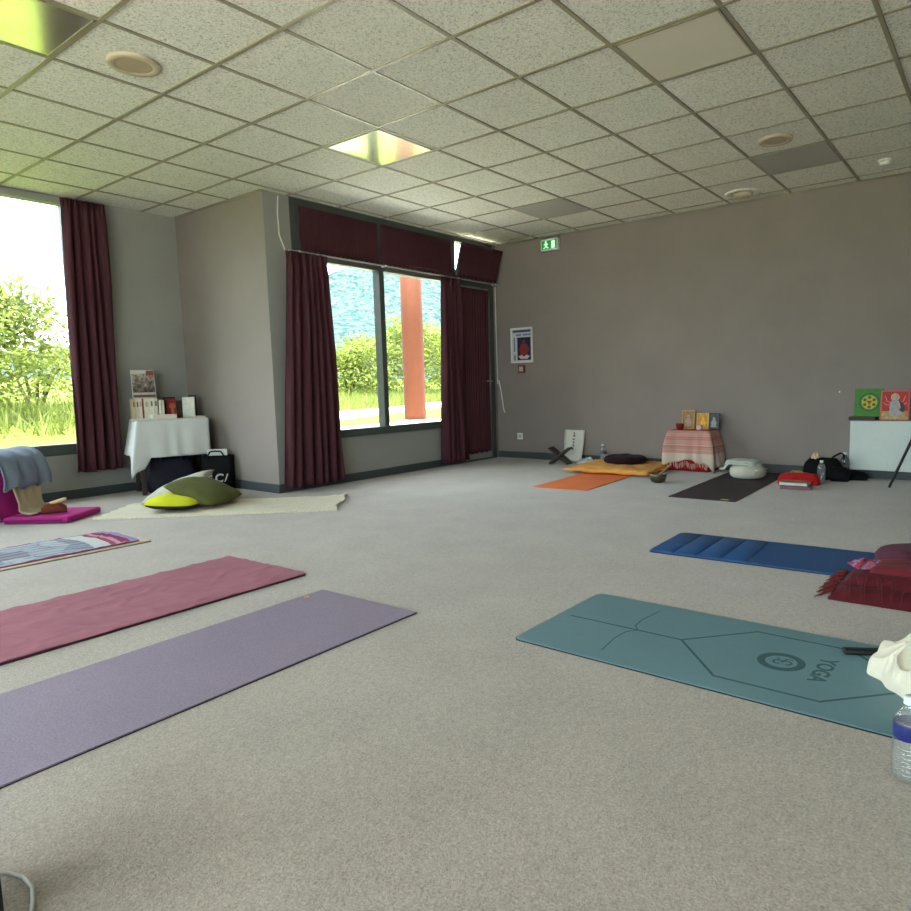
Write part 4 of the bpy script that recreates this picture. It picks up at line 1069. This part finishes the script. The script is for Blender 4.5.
# altar: low table, red under cloth, striped shawl
AX, AY, AZ = 5.40, -.880, .432
t = thing('altar_table', 'low altar table hidden by the red and white shawl', 'table', (AX, AY, 0))
b = BM(); box(b, -.12, .12, -.215, .215, AZ - .025, AZ, bev=.003); obj('table_top', b, M_DWOOD, t)
for x in (-.10, .10):
    for y in (-.195, .195):
        b = BM(); box(b, x - .015, x + .015, y - .015, y + .015, 0, AZ - .025); obj('leg', b, M_DWOOD, t)
o = obj('red_cloth', drape(.243, .432, AZ + .001, .425, .006, .002, 12, n=22, seed=5), fabric('red_cotton', rgb(152, 26, 30), .9, 500, .1, .08), smooth='all', loc=(AX, AY, 0)); solid(o, .002, 1)
tag(o, 'plain red cloth showing below and on top of the striped altar shawl', 'cloth')
def shawl_mat():
    t = NT('red_striped_shawl').set(.95, .1); x, y, z = t.sep()
    w = t.noise(320, 2); k = t.math('SINE', t.math('MULTIPLY', z, 260)); k2 = t.math('SINE', t.math('MULTIPLY', z, 75))
    band = t.math('MULTIPLY', t.math('GREATER_THAN', z, .20), t.math('ADD', .78, t.math('MULTIPLY', k2, .16)))
    band = t.math('MULTIPLY', band, t.math('ADD', .85, t.math('MULTIPLY', k, .15)))
    wl = t.math('LESS_THAN', t.math('ABSOLUTE', t.math('SUBTRACT', z, .285)), .006); band = t.math('MULTIPLY', band, t.math('SUBTRACT', 1, t.math('MULTIPLY', wl, .7)))
    c = t.mix(band, rgb(200, 184, 166), rgb(176, 70, 62))
    t.color(t.mix(.25, c, t.ramp(w, [(.3, rgb(120, 80, 74)), (.7, rgb(230, 214, 204))]))); t.bump(w, .25, .002); return t.m
def s_hang(q, f):
    if q == 3: return .325 + .02*sin(f*9)
    return .38 if q == 2 else .385 if q == 0 else .36
def s_side(q, f): return {0: .08, 1: .02, 2: .075, 3: .045}[q]
M_SHAWL = shawl_mat()
t = thing('shawl', 'red and white striped fringed shawl draped over the altar table', 'shawl', (AX, AY, 0))
o = obj('cloth', drape(.25, .445, AZ + .005, s_hang, .08, .016, 13, corner=.06, n=30, seed=1, side=s_side, floor_z=.006), M_SHAWL, t, 'all'); solid(o, .003, 1)
b = BM(); rnd = random.Random(4)
for k in range(26):
    y = .21 - .44*k/25; x = -.125 - .055 - .012 + .012*sin(k*1.7); z0 = .105 + .015*sin(k*.7); tube(b, [(x, y, z0), (x - .004, y + rnd.uniform(-.006, .006), z0 - .03), (x + .002, y + rnd.uniform(-.01, .01), z0 - .062)], [.003, .004, .002], 5)
obj('fringe', b, mat('cream_fringe', rgb(206, 176, 160), .95), t, True)
ZA = AZ + .0095
def picture(y, x, w, h, frame_c, field_c, label, t_=.022, fig=None, seed=0, tilt=-.12, ft=.012):
    """A small framed picture standing on a top, leaning back towards the wall."""
    t = thing('framed_picture', label, 'picture'); on_back(t, x, y, ZA, -tilt)
    b = BM()
    for q in ((-w/2, w/2, 0, ft), (-w/2, w/2, h - ft, h), (-w/2, -w/2 + ft, ft, h - ft), (w/2 - ft, w/2, ft, h - ft)): box(b, *q, 0, t_, bev=.0015)
    obj('frame', b, mat('picture_frame', frame_c, .5, .3, var=.1, vs=40), t)
    b = BM(); box(b, -w/2 + ft, w/2 - ft, ft, h - ft, 0, t_ - .007); obj('print', b, mat('picture_print', field_c, .5, .3, vs=45, var=.35), t)
    if fig:
        b = BM(); zf = t_ - .007
        lathe(b, [(.001, zf + .0018), (w*.12, zf + .0018), (w*.12, zf)], 16, c=(0, h*.68, 0), close=False)
        prism(b, [(-w*.10, h*.60), (w*.10, h*.60), (w*.24, h*.42), (w*.20, h*.26), (w*.32, h*.13), (-w*.32, h*.13), (-w*.20, h*.26), (-w*.24, h*.42)], zf, zf + .0014)
        obj('figure', b, mat('picture_figure', fig, .5, .3, vs=60, var=.35), t)
    return t
picture(-.81, 5.45, .148, .205, rgb(196, 150, 84), rgb(150, 118, 92), 'small picture in a golden wooden frame on the altar, leftmost of three', fig=rgb(176, 148, 118))
picture(-.968, 5.46, .135, .175, rgb(206, 176, 124), rgb(198, 144, 32), 'small picture with a yellow field between two others on the altar', fig=rgb(222, 176, 70))
picture(-1.085, 5.47, .125, .172, rgb(58, 60, 62), rgb(78, 80, 82), 'small dark grey picture on the altar, rightmost of three', fig=rgb(150, 152, 150), ft=.008)
t = thing('candle_cup', 'red glass candle cup before the golden picture on the altar', 'candle holder', (5.335, -.760, ZA))
b = BM(); lathe(b, [(.001, .002), (.028, 0), (.036, .012), (.042, .05), (.043, .066), (.039, .066), (.036, .03), (.001, .02)], 28, close=False); obj('cup', b, mat('red_glass', rgb(122, 30, 28), .2, .6), t, 'all')
b = BM(); lathe(b, [(.001, .044), (.034, .044), (.034, .02)], 24, close=False); obj('wax', b, mat('red_wax', rgb(130, 40, 36), .5), t, 'all')
t = thing('candle', 'small pale pink candle before the yellow picture on the altar', 'candle', (5.345, -.975, ZA))
b = BM(); lathe(b, [(.001, 0), (.026, 0), (.030, .006), (.030, .048), (.024, .056), (.001, .054)], 24, close=False); obj('wax', b, mat('pink_wax', rgb(214, 176, 168), .5), t, 'all')
b = BM(); tube(b, [(0, 0, .054), (.001, .001, .066)], .0015, 6); obj('wick', b, M_BLACK, t)

# cream pouf and folded blanket on the black mat
o = obj('meditation_cushion', zafu(.172, .135, 22, 6, .02), fabric('cream_cotton', rgb(190, 188, 172), .9, 500, .15, .05), smooth='all', loc=(5.03, -1.58, .0065)); tag(o, 'round cream meditation cushion standing on the black mat', 'cushion')
def fold_blanket(w, d, h, layers, seed, droop=0.0):
    return slab(w, d, 40, 26, lambda u, v: h*(1 - .35*abs(u)**6)*(1 - .35*abs(v)**6) + .006*noise.noise(Vector((u*3 + seed, v*3, 0))), lambda u, v: (u*w/2*(1 + .03*noise.noise(Vector((v*2, seed, 1)))), v*d/2*(1 + .04*noise.noise(Vector((u*2, seed, 5))))))
def drop(bm, r, cx=0, depth=.05):
    for v in bm.verts:
        q = max(0, hypot(v.co.x, v.co.y) - r); v.co.z -= min(depth, q*1.6*min(1, q/.03))
    return bm
t = thing('folded_blanket', 'pale grey folded blanket lying on the round cream cushion', 'blanket', (5.04, -1.535, .143), radians(-96))
obj('lower_fold', drop(fold_blanket(.38, .26, .022, 2, 3), .15, depth=.055), fabric('pale_grey_fleece', rgb(186, 192, 184), .95, 400, .2, .05), t, 'all')
obj('upper_fold', drop(slab(.30, .24, 30, 22, lambda u, v: .045 - .012*abs(u)**4 - .01*abs(v)**4 + .005*noise.noise(Vector((u*3, v*3, 8))), None, .022), .15, depth=.03), bpy.data.materials['pale_grey_fleece'], t, 'all')

# red textile, books, bottles, black bag
o = obj('folded_cloth', slab(.30, .36, 36, 36, lambda u, v: .004 + .085*max(0, (1 - abs(u)**5)*(1 - abs(v)**5))**.5 + .014*noise.noise(Vector((u*2.5, v*2.5, 6))), lambda u, v: (u*.15*(1 - .1*v*v), v*.19*(1 - .12*u*u))), fabric('scarlet_cotton', rgb(178, 26, 32), .9, 400, .15, .12), smooth='all', loc=(4.96, -2.075, 0), rot=(0, 0, .15))
tag(o, 'bright red folded cloth behind the stacked books on the floor', 'cloth')
b = BM(); tube(b, [(4.89, -2.01, .104), (4.91, -2.03, .112), (4.90, -2.06, .112), (4.92, -2.09, .110), (4.90, -2.12, .106)], [.006, .012, .009, .012, .005], 8)
tag(obj('bead_string', b, mat('yellow_beads', rgb(170, 126, 50), .5, vs=60, var=.4), smooth=True), 'yellow cord lying on the bright red folded cloth', 'cord')
def floor_book(x, y, z, w, d, h, rz, c, pc, label):
    t = thing('book', label, 'book', (x, y, z), rz, 'books stacked on the floor before the red cloth')
    b = BM(); box(b, -w/2, w/2, -d/2, d/2, 0, .004, bev=.001); box(b, -w/2, w/2, -d/2, d/2, h - .004, h, bev=.001); box(b, w/2 - .004, w/2, -d/2, d/2, .002, h - .002); obj('cover', b, mat('cover', c, .5, .35, vs=30, var=.1), t)
    b = BM(); box(b, -w/2 + .004, w/2 - .004, -d/2 + .004, d/2 - .004, .004, h - .004); obj('pages', b, mat('page_block', pc, .9), t)
floor_book(4.62, -2.13, 0, .17, .255, .030, radians(8), rgb(96, 56, 66), rgb(130, 100, 104), 'wine-red book at the bottom of the floor stack')
floor_book(4.62, -2.115, .031, .16, .235, .030, radians(3), rgb(150, 110, 86), rgb(212, 214, 216), 'white-paged book with tan cover on top of the floor stack')
bottle((4.99, -2.255, 0), 'clear water bottle standing at the end of the bright red cloth', .036, .215, 5)
bottle((5.36, -2.385, 0), 'dim clear bottle standing between the black bag and the white heater', .04, .26, 4, m=M_PET2)
t = thing('handbag', 'black handbag slumped against the wall behind the red cloth', 'bag', (5.34, -2.20, 0), radians(-84))
obj('body', blob_bag(.36, .20, .20, 12, .2), M_BAGBLK, t, 'all')
b = BM(); tube(b, [(.06, -.02, .18), (.09, -.03, .22), (.15, -.03, .255), (.175, -.03, .24), (.18, -.02, .14)], .009, 8); obj('handle', b, M_BAGBLK, t, True)
obj('side_pouch', blob_bag(.18, .16, .13, 30, .2), M_BAGBLK, t, 'all', loc=(.15, -.10, 0))
o = obj('cloth_bundle', crumple(.11, .09, .10, 8), mat('pale_tan_cloth', rgb(204, 184, 150), .9), smooth='all', loc=(5.34, -2.13, .175)); tag(o, 'pale tan cloth poking out of the black handbag', 'cloth')
b = blob_bag(.20, .13, .075, 41, .2); tag(obj('pouch', b, M_BAGBLK, smooth='all', loc=(5.40, -2.475, 0), rot=(0, 0, radians(-84))), 'low black pouch on the floor under the white heater edge', 'pouch')

# wall heater with board and pictures
t = thing('wall_heater', 'long white wall heater mounted low on the back wall at the right', 'heater', (XB, -3.10, 0))
M_HEAT = mat('heater_enamel', rgb(196, 206, 200), .4, .4, var=.02)
b = BM(); box(b, -.115, -.006, -.70, .70, .085, .555, bev=.006); obj('casing', b, M_HEAT, t)
b = BM()
for k in range(34): box(b, -.095, -.03, -.66 + .04*k, -.635 + .04*k, .5545, .557)
obj('air_slots', b, mat('slot_grey', rgb(120, 126, 124), .6), t)
b = BM(); box(b, -.007, 0, -.40, .40, .15, .50); obj('wall_plate', b, M_FRAME, t)
b = BM(); prism(b, rrect(.14, .24, .02, cx=0, cy=0), .557, .590, bev=.008); tag(obj('wood_board', b, mat('maroon_lacquer', rgb(58, 24, 30), .5, .4), loc=(5.525, -2.505, 0)), 'dark maroon padded board lying on the left end of the white heater', 'board')
YAN = thing('yantra_picture', 'green square picture with a yellow circular lotus diagram on the heater', 'picture'); on_back(YAN, 5.49, -2.548, .591, .14)
b = BM(); box(b, -.12, .12, 0, .262, 0, .012, bev=.002); obj('canvas', b, mat('leaf_green_paint', rgb(66, 128, 46), .6, vs=60, var=.2), YAN)
def ringband(bm, r0, r1, z0, z1, cx=0, cy=0, n=36): return lathe(bm, [(r0, z0), (r0, z1), (r1, z1), (r1, z0), (r0, z0)], n, c=(cx, cy, 0), close=False)
cx, cy = .005, .135
b = BM(); ringband(b, .078, .086, .012, .0128, cx, cy); obj('outer_ring', b, mat('dark_blue_paint', rgb(52, 70, 84), .6), YAN)
b = BM(); lathe(b, [(.001, .0132), (.068, .0132), (.068, .0122)], 36, c=(cx, cy, 0), close=False); obj('lotus_disc', b, mat('yellow_green_paint', rgb(176, 178, 70), .6), YAN)
b = BM()
for k in range(6):
    a = pi/2 + k*pi/3; lathe(b, [(.001, .0140), (.013, .0140), (.014, .0132)], 14, c=(cx + .045*cos(a), cy + .045*sin(a), 0), close=False)
ringband(b, .066, .070, .0126, .0138, cx, cy); obj('petal_ring', b, mat('petal_green', rgb(66, 96, 30), .6), YAN)
b = BM(); lathe(b, [(.001, .0146), (.030, .0146), (.030, .0132)], 6, c=(cx, cy, 0), close=False); obj('centre_star', b, mat('gold_paint', rgb(206, 170, 70), .6), YAN)
b = BM(); prism(b, [(cx - .024, cy + .014), (cx + .024, cy + .014), (cx, cy - .024)], .0146, .0155); obj('centre_triangle', b, mat('vermilion_paint', rgb(178, 62, 30), .6), YAN)
DEI = thing('deity_picture', 'red picture with a pale many-armed seated figure on the heater', 'picture'); on_back(DEI, 5.475, -2.765, .558, .13)
b = BM(); box(b, -.117, .117, 0, .278, 0, .012, bev=.002); obj('canvas', b, mat('rose_border', rgb(190, 104, 96), .6, var=.06), DEI)
b = BM(); box(b, -.104, .104, .085, .266, .012, .0127); obj('red_field', b, mat('red_paint', rgb(176, 50, 52), .6, vs=20, var=.15), DEI)
b = BM(); box(b, -.104, .104, .014, .085, .012, .0127); obj('ground_field', b, mat('ochre_paint', rgb(178, 150, 96), .6, vs=30, var=.4), DEI)
b = BM(); lathe(b, [(.001, .0136), (.066, .0136), (.066, .0127)], 28, c=(.015, .115, 0), close=False); obj('dark_halo', b, mat('dark_paint', rgb(74, 52, 56), .6), DEI)
b = BM(); lathe(b, [(.001, .0150), (.024, .0150), (.024, .0136)], 20, c=(.0, .215, 0), close=False)
prism(b, [(-.014, .20), (.014, .20), (.040, .16), (.046, .12), (.036, .095), (.066, .075), (.058, .055), (.026, .048), (.020, .018), (.006, .018), (.004, .05), (-.020, .05), (-.026, .020), (-.040, .020), (-.038, .055), (-.066, .075), (-.040, .095), (-.046, .12), (-.040, .16)], .0136, .0148)
obj('figure', b, mat('pale_figure_paint', rgb(164, 160, 158), .6, vs=50, var=.3), DEI)
b = BM(); box(b, -.02, .02, .135, .165, .0128, .0134)
for s_ in (-1, 1):
    stroke(b, [(s_*.015, .160), (s_*.065, .178), (s_*.080, .225)], .006, .0128, .0134); stroke(b, [(s_*.015, .150), (s_*.072, .145), (s_*.092, .165)], .006, .0128, .0134)
obj('thin_arms', b, mat('pink_arm_paint', rgb(206, 140, 132), .6), DEI)
b = BM(); ringband(b, .026, .034, .0137, .0147, 0, .215, 24); obj('crown_halo', b, mat('cream_gold_paint', rgb(214, 196, 140), .6), DEI)
t = thing('framed_picture', 'brown picture partly out of view at the right end, on the heater', 'picture'); on_back(t, 5.49, -2.965, .558, .13)
b = BM()
for q in ((-.08, .10, 0, .015), (-.08, .10, .245, .26), (-.08, -.065, .015, .245), (.085, .10, .015, .245)): box(b, *q, 0, .018, bev=.002)
obj('frame', b, mat('brown_frame', rgb(92, 66, 46), .5), t)
b = BM(); box(b, -.065, .085, .015, .245, 0, .010); obj('print', b, mat('umber_print', rgb(112, 88, 60), .5, vs=30, var=.4), t)
t = thing('tripod_stand', 'black tripod stand with one thin leg showing at the right', 'tripod', (4.90, -3.37, 0))
for p in ((.095, .569), (-.42, -.35), (.40, -.42)):
    b = BM(); tube(b, [(p[0], p[1], .006), (p[0]*.06, p[1]*.06, 1.42)], [.011, .014], 10); obj('leg', b, M_BLACK, t, True)
    
b = BM(); lathe(b, [(.03, 1.38), (.04, 1.40), (.04, 1.46), (.02, 1.48)], 20); tube(b, [(0, 0, 1.46), (0, 0, 1.75)], .014, 10); obj('head', b, M_BLACK, t, True)

# ------------------------------------------------------------------ bolster, blankets, towel and bottle on the right
def bolster(L, r1, r2, seed):
    bm = BM(); R = []; n = 40
    for k in range(23):
        s_ = k/22; e = max(0, 1 - abs(2*s_ - 1)**7)**.5; row = []
        for i in range(n):
            a = 2*pi*i/n; ca, sa = cos(a), sin(a)
            row.append(bm.verts.new((-L/2 + L*s_, r1*e*abs(ca)**.75*(1 if ca > 0 else -1) + .004*noise.noise(Vector((s_*9, a, seed))), r2 + r2*e*abs(sa)**.75*(1 if sa > 0 else -1)*(1 if sa > 0 else 1) + .005*noise.noise(Vector((s_*7, a*1.3, seed + 3)))*(sa > -.5))))
        R.append(row)
    for q, w_ in zip(R, R[1:]):
        for i in range(n): bm.faces.new((q[i], q[(i+1) % n], w_[(i+1) % n], w_[i]))
    bm.faces.new(R[0][::-1]); bm.faces.new(R[-1]); bmesh.ops.recalc_face_normals(bm, faces=bm.faces); return bm
o = obj('bolster', bolster(.62, .15, .068, 2), fabric('plum_cotton', rgb(86, 44, 58), .95, 400, .15, .08), smooth='all', loc=(2.21, -3.385, .0115), rot=(0, 0, CA + .02))
tag(o, 'plum-coloured bolster cushion lying on the blue mat', 'bolster')
M_MAR = fabric('maroon_wool', rgb(84, 26, 34), .95, 350, .35, .14)
t = thing('folded_blanket', 'maroon folded wool blanket with tassels before the plum bolster', 'blanket', (1.735, -3.30, 0), radians(-90))
def fold(w, d, z0, z1, seed, sag=.006):
    return slab(w, d, 44, 30, lambda u, v: z0 + (z1 - z0)*max(.03, (1 - abs(u)**7)*(1 - abs(v)**7))**.5 + sag*noise.noise(Vector((u*3 + seed, v*4, seed))), lambda u, v: (u*w/2*(1 + .02*noise.noise(Vector((v*3, seed, 1)))), v*d/2*(1 + .03*noise.noise(Vector((u*3, seed, 5))))), z0)
obj('lower_fold', fold(.66, .42, 0, .062, 3), M_MAR, t, 'all', loc=(.03, 0, 0))
obj('middle_fold', fold(.60, .32, .0, .055, 9), M_MAR, t, 'all', loc=(.05, .02, .058))
obj('upper_fold', fold(.52, .22, .0, .035, 14), fabric('brick_red_wool', rgb(104, 36, 42), .95, 350, .35, .12), t, 'all', loc=(.10, .03, .108))
b = BM(); rnd = random.Random(7)
for k in range(34):
    y = -.19 + .38*k/33; z = .02 + .02*rnd.random(); tube(b, [(-.285, y, z + .008), (-.312, y + rnd.uniform(-.02, .02), z), (-.335 - .03*rnd.random(), y + rnd.uniform(-.03, .03), .005)], [.004, .006, .002], 6)
obj('end_fringe', b, fabric('rust_fringe', rgb(92, 34, 34), .95, 300, .3, .2), t, True); b = BM()
for k in range(18):
    x = -.22 + .30*rnd.random(); y = -.13 - .05*rnd.random(); q = rnd.uniform(-.03, .03); tube(b, [(x, y, .112), (x + q*.5, y - .04, .092), (x + q, -.222, .055 + .02*rnd.random()), (x + q*1.3, -.232, .02)], [.0012, .002, .002, .001], 5)
obj('side_fringe', b, fabric('brown_fringe', rgb(92, 40, 36), .95, 300, .3, .2), t, True)
o = obj('scarf', slab(.20, .22, 30, 30, lambda u, v: .022*(1 - abs(u)**4)*(1 - abs(v)**4) + .010*noise.noise(Vector((u*3, v*3, 2))) + .006, lambda u, v: (u*.10*(1 + .1*v), v*.12)), None or (lambda: (lambda t: (t.set(.9, .2), t.color(t.ramp(t.noise(9, 2, dist=1.0), [(.40, rgb(176, 60, 48)), (.48, rgb(120, 46, 60)), (.56, rgb(150, 122, 168)), (.64, rgb(170, 84, 78))])), t.bump(t.noise(300, 2), .3, .002), t.m)[-1])(NT('orange_and_lavender_scarf')))(), smooth='all', loc=(1.77, -3.125, .108), rot=(0, .05, .5)); o.scale = (.6, .6, 1.1)
tag(o, 'orange and lavender scarf bunched on the tasselled end of the maroon blanket', 'scarf')
# cream towel, crumpled over the end of the teal mat
def heap(w, d, h, seed, n=70):
    def shp(u, v):
        r = 1 + .16*noise.noise(Vector((u*1.4 + seed, v*1.4, 2))); x, y = u*w/2*math.sqrt(1 - .42*v*v)*r, v*d/2*math.sqrt(1 - .42*u*u)*r
        return x, y
    def top(u, v):
        r = min(1, math.sqrt(u*u + v*v - .42*u*u*v*v)); a = atan2(v, u)
        w1 = cos(4*a + 2.6*r + seed + .8*noise.noise(Vector((u*1.5, v*1.5, seed)))); w2 = cos(7*a - 3.2*r + 2*seed + 1.2*noise.noise(Vector((u*2, v*2, 9))))
        dome = max(0, 1 - r**2.4)**.55
        return .012 + h*dome*(.78 + .22*abs(w1)*min(1, 1.6*r) - .16*abs(w2)*min(1, 1.8*r)) + .012*abs(w2)*r*(dome > .02) + .008*noise.noise(Vector((u*2.2, v*2.2, seed)))
    return slab(w, d, n, n, top, shp, .0075)
def draped_heap(R, H, seed, n=150):
    """A crumpled towel: a low mound crossed by bent sharp creases, with a lobed, turned-under edge."""
    def crease(p, ang, freq, ph):
        q = p.x*cos(ang) + p.y*sin(ang) + .30*noise.noise(p*1.5 + Vector((ph, 0, 0)))
        return 1 - abs(sin(freq*q + ph))**.8
    def outline(u, v):
        a = atan2(v, u); m_ = max(abs(u), abs(v)); rr = R*m_*(1 + .13*sin(3*a + seed) + .09*sin(5*a + 2*seed) + .05*sin(9*a)); return rr*cos(a), rr*sin(a)*1.15
    def top(u, v):
        a = atan2(v, u); m_ = max(abs(u), abs(v)); p = Vector((m_*cos(a)*1.5, m_*sin(a)*1.5, seed))
        c = .55*crease(p, .5, 3.4, 1.1) + .35*crease(p, -.35, 4.6, .4) + .22*crease(p, 1.2, 6.3, 2.0)
        env = max(0, 1 - m_**6)**.5
        return .012 + env*H*((1 - .55*m_*m_)*.58 + .48*c*(.55 + .45*m_)) + .012*env
    return slab(R*2, R*2, n, n, top, outline, .0075)
o = obj('towel', draped_heap(.175, .135, 1.4), fabric('cream_terry', rgb(212, 206, 188), .97, 350, .4, .05), smooth='all', loc=(.825, -3.455, 0), rot=(0, 0, .9)); subd(o, 1)
tag(o, 'crumpled cream towel heaped on the end of the teal mat', 'towel')
t = thing('glasses_case', 'narrow black case poking out from under the cream towel', 'case', (.93, -3.235, .0075), radians(-62))
b = BM(); box(b, -.07, .09, -.017, .017, 0, .020, bev=.008, seg=3); obj('shell', b, M_BLACK, t, True)
b = BM(); box(b, -.068, .088, -.0178, .0178, .0095, .0107); obj('seam', b, mat('dark_grey_seam', rgb(52, 52, 54), .5), t)
wb = bottle((.185, -3.447, 0), 'clear ribbed water bottle with a blue label at the front right', .036, .207, 7, rgb(32, 42, 104), lz=(.50, .70))
b = BM(); lathe(b, [(.001, -.0366), (.007, -.0366), (.007, -.0362)], 16, c=(0, 0, .128), axis='Y', close=False)
obj('label_emblem', b, mat('white_label_print', rgb(220, 224, 226), .4), wb, rot=(0, 0, radians(-38)))

# black speaker box and white cable at the lower left
t = thing('loudspeaker', 'black loudspeaker box at the left edge by the camera', 'speaker', (-1.289, -2.20, 0), radians(10))
b = BM(); box(b, -.22, 0, 0, .20, .008, .36, bev=.006); obj('cabinet', b, M_BLACK, t)
b = BM(); box(b, -.20, -.02, -.004, .001, .03, .33, bev=.002); obj('grille', b, mat('speaker_cloth', rgb(16, 16, 17), .9, vs=300, var=.3), t)
for x in (-.20, -.02):
    for y in (.02, .18):
        b = BM(); lathe(b, [(.012, 0), (.012, .008)], 12, c=(x, y, 0)); obj('foot', b, M_BLACK, t)
b = BM(); tube(b, [(-1.263, -2.02, .03), (-1.245, -1.992, .012), (-1.228, -2.0, .006), (-1.214, -2.035, .005), (-1.214, -2.085, .005), (-1.228, -2.13, .005), (-1.245, -2.17, .005), (-1.30, -2.26, .005)], .0042, 10)
tag(obj('cable', b, mat('white_cable', rgb(176, 176, 172), .5), smooth=True), 'white cable curling out from the black loudspeaker on the carpet', 'cable')
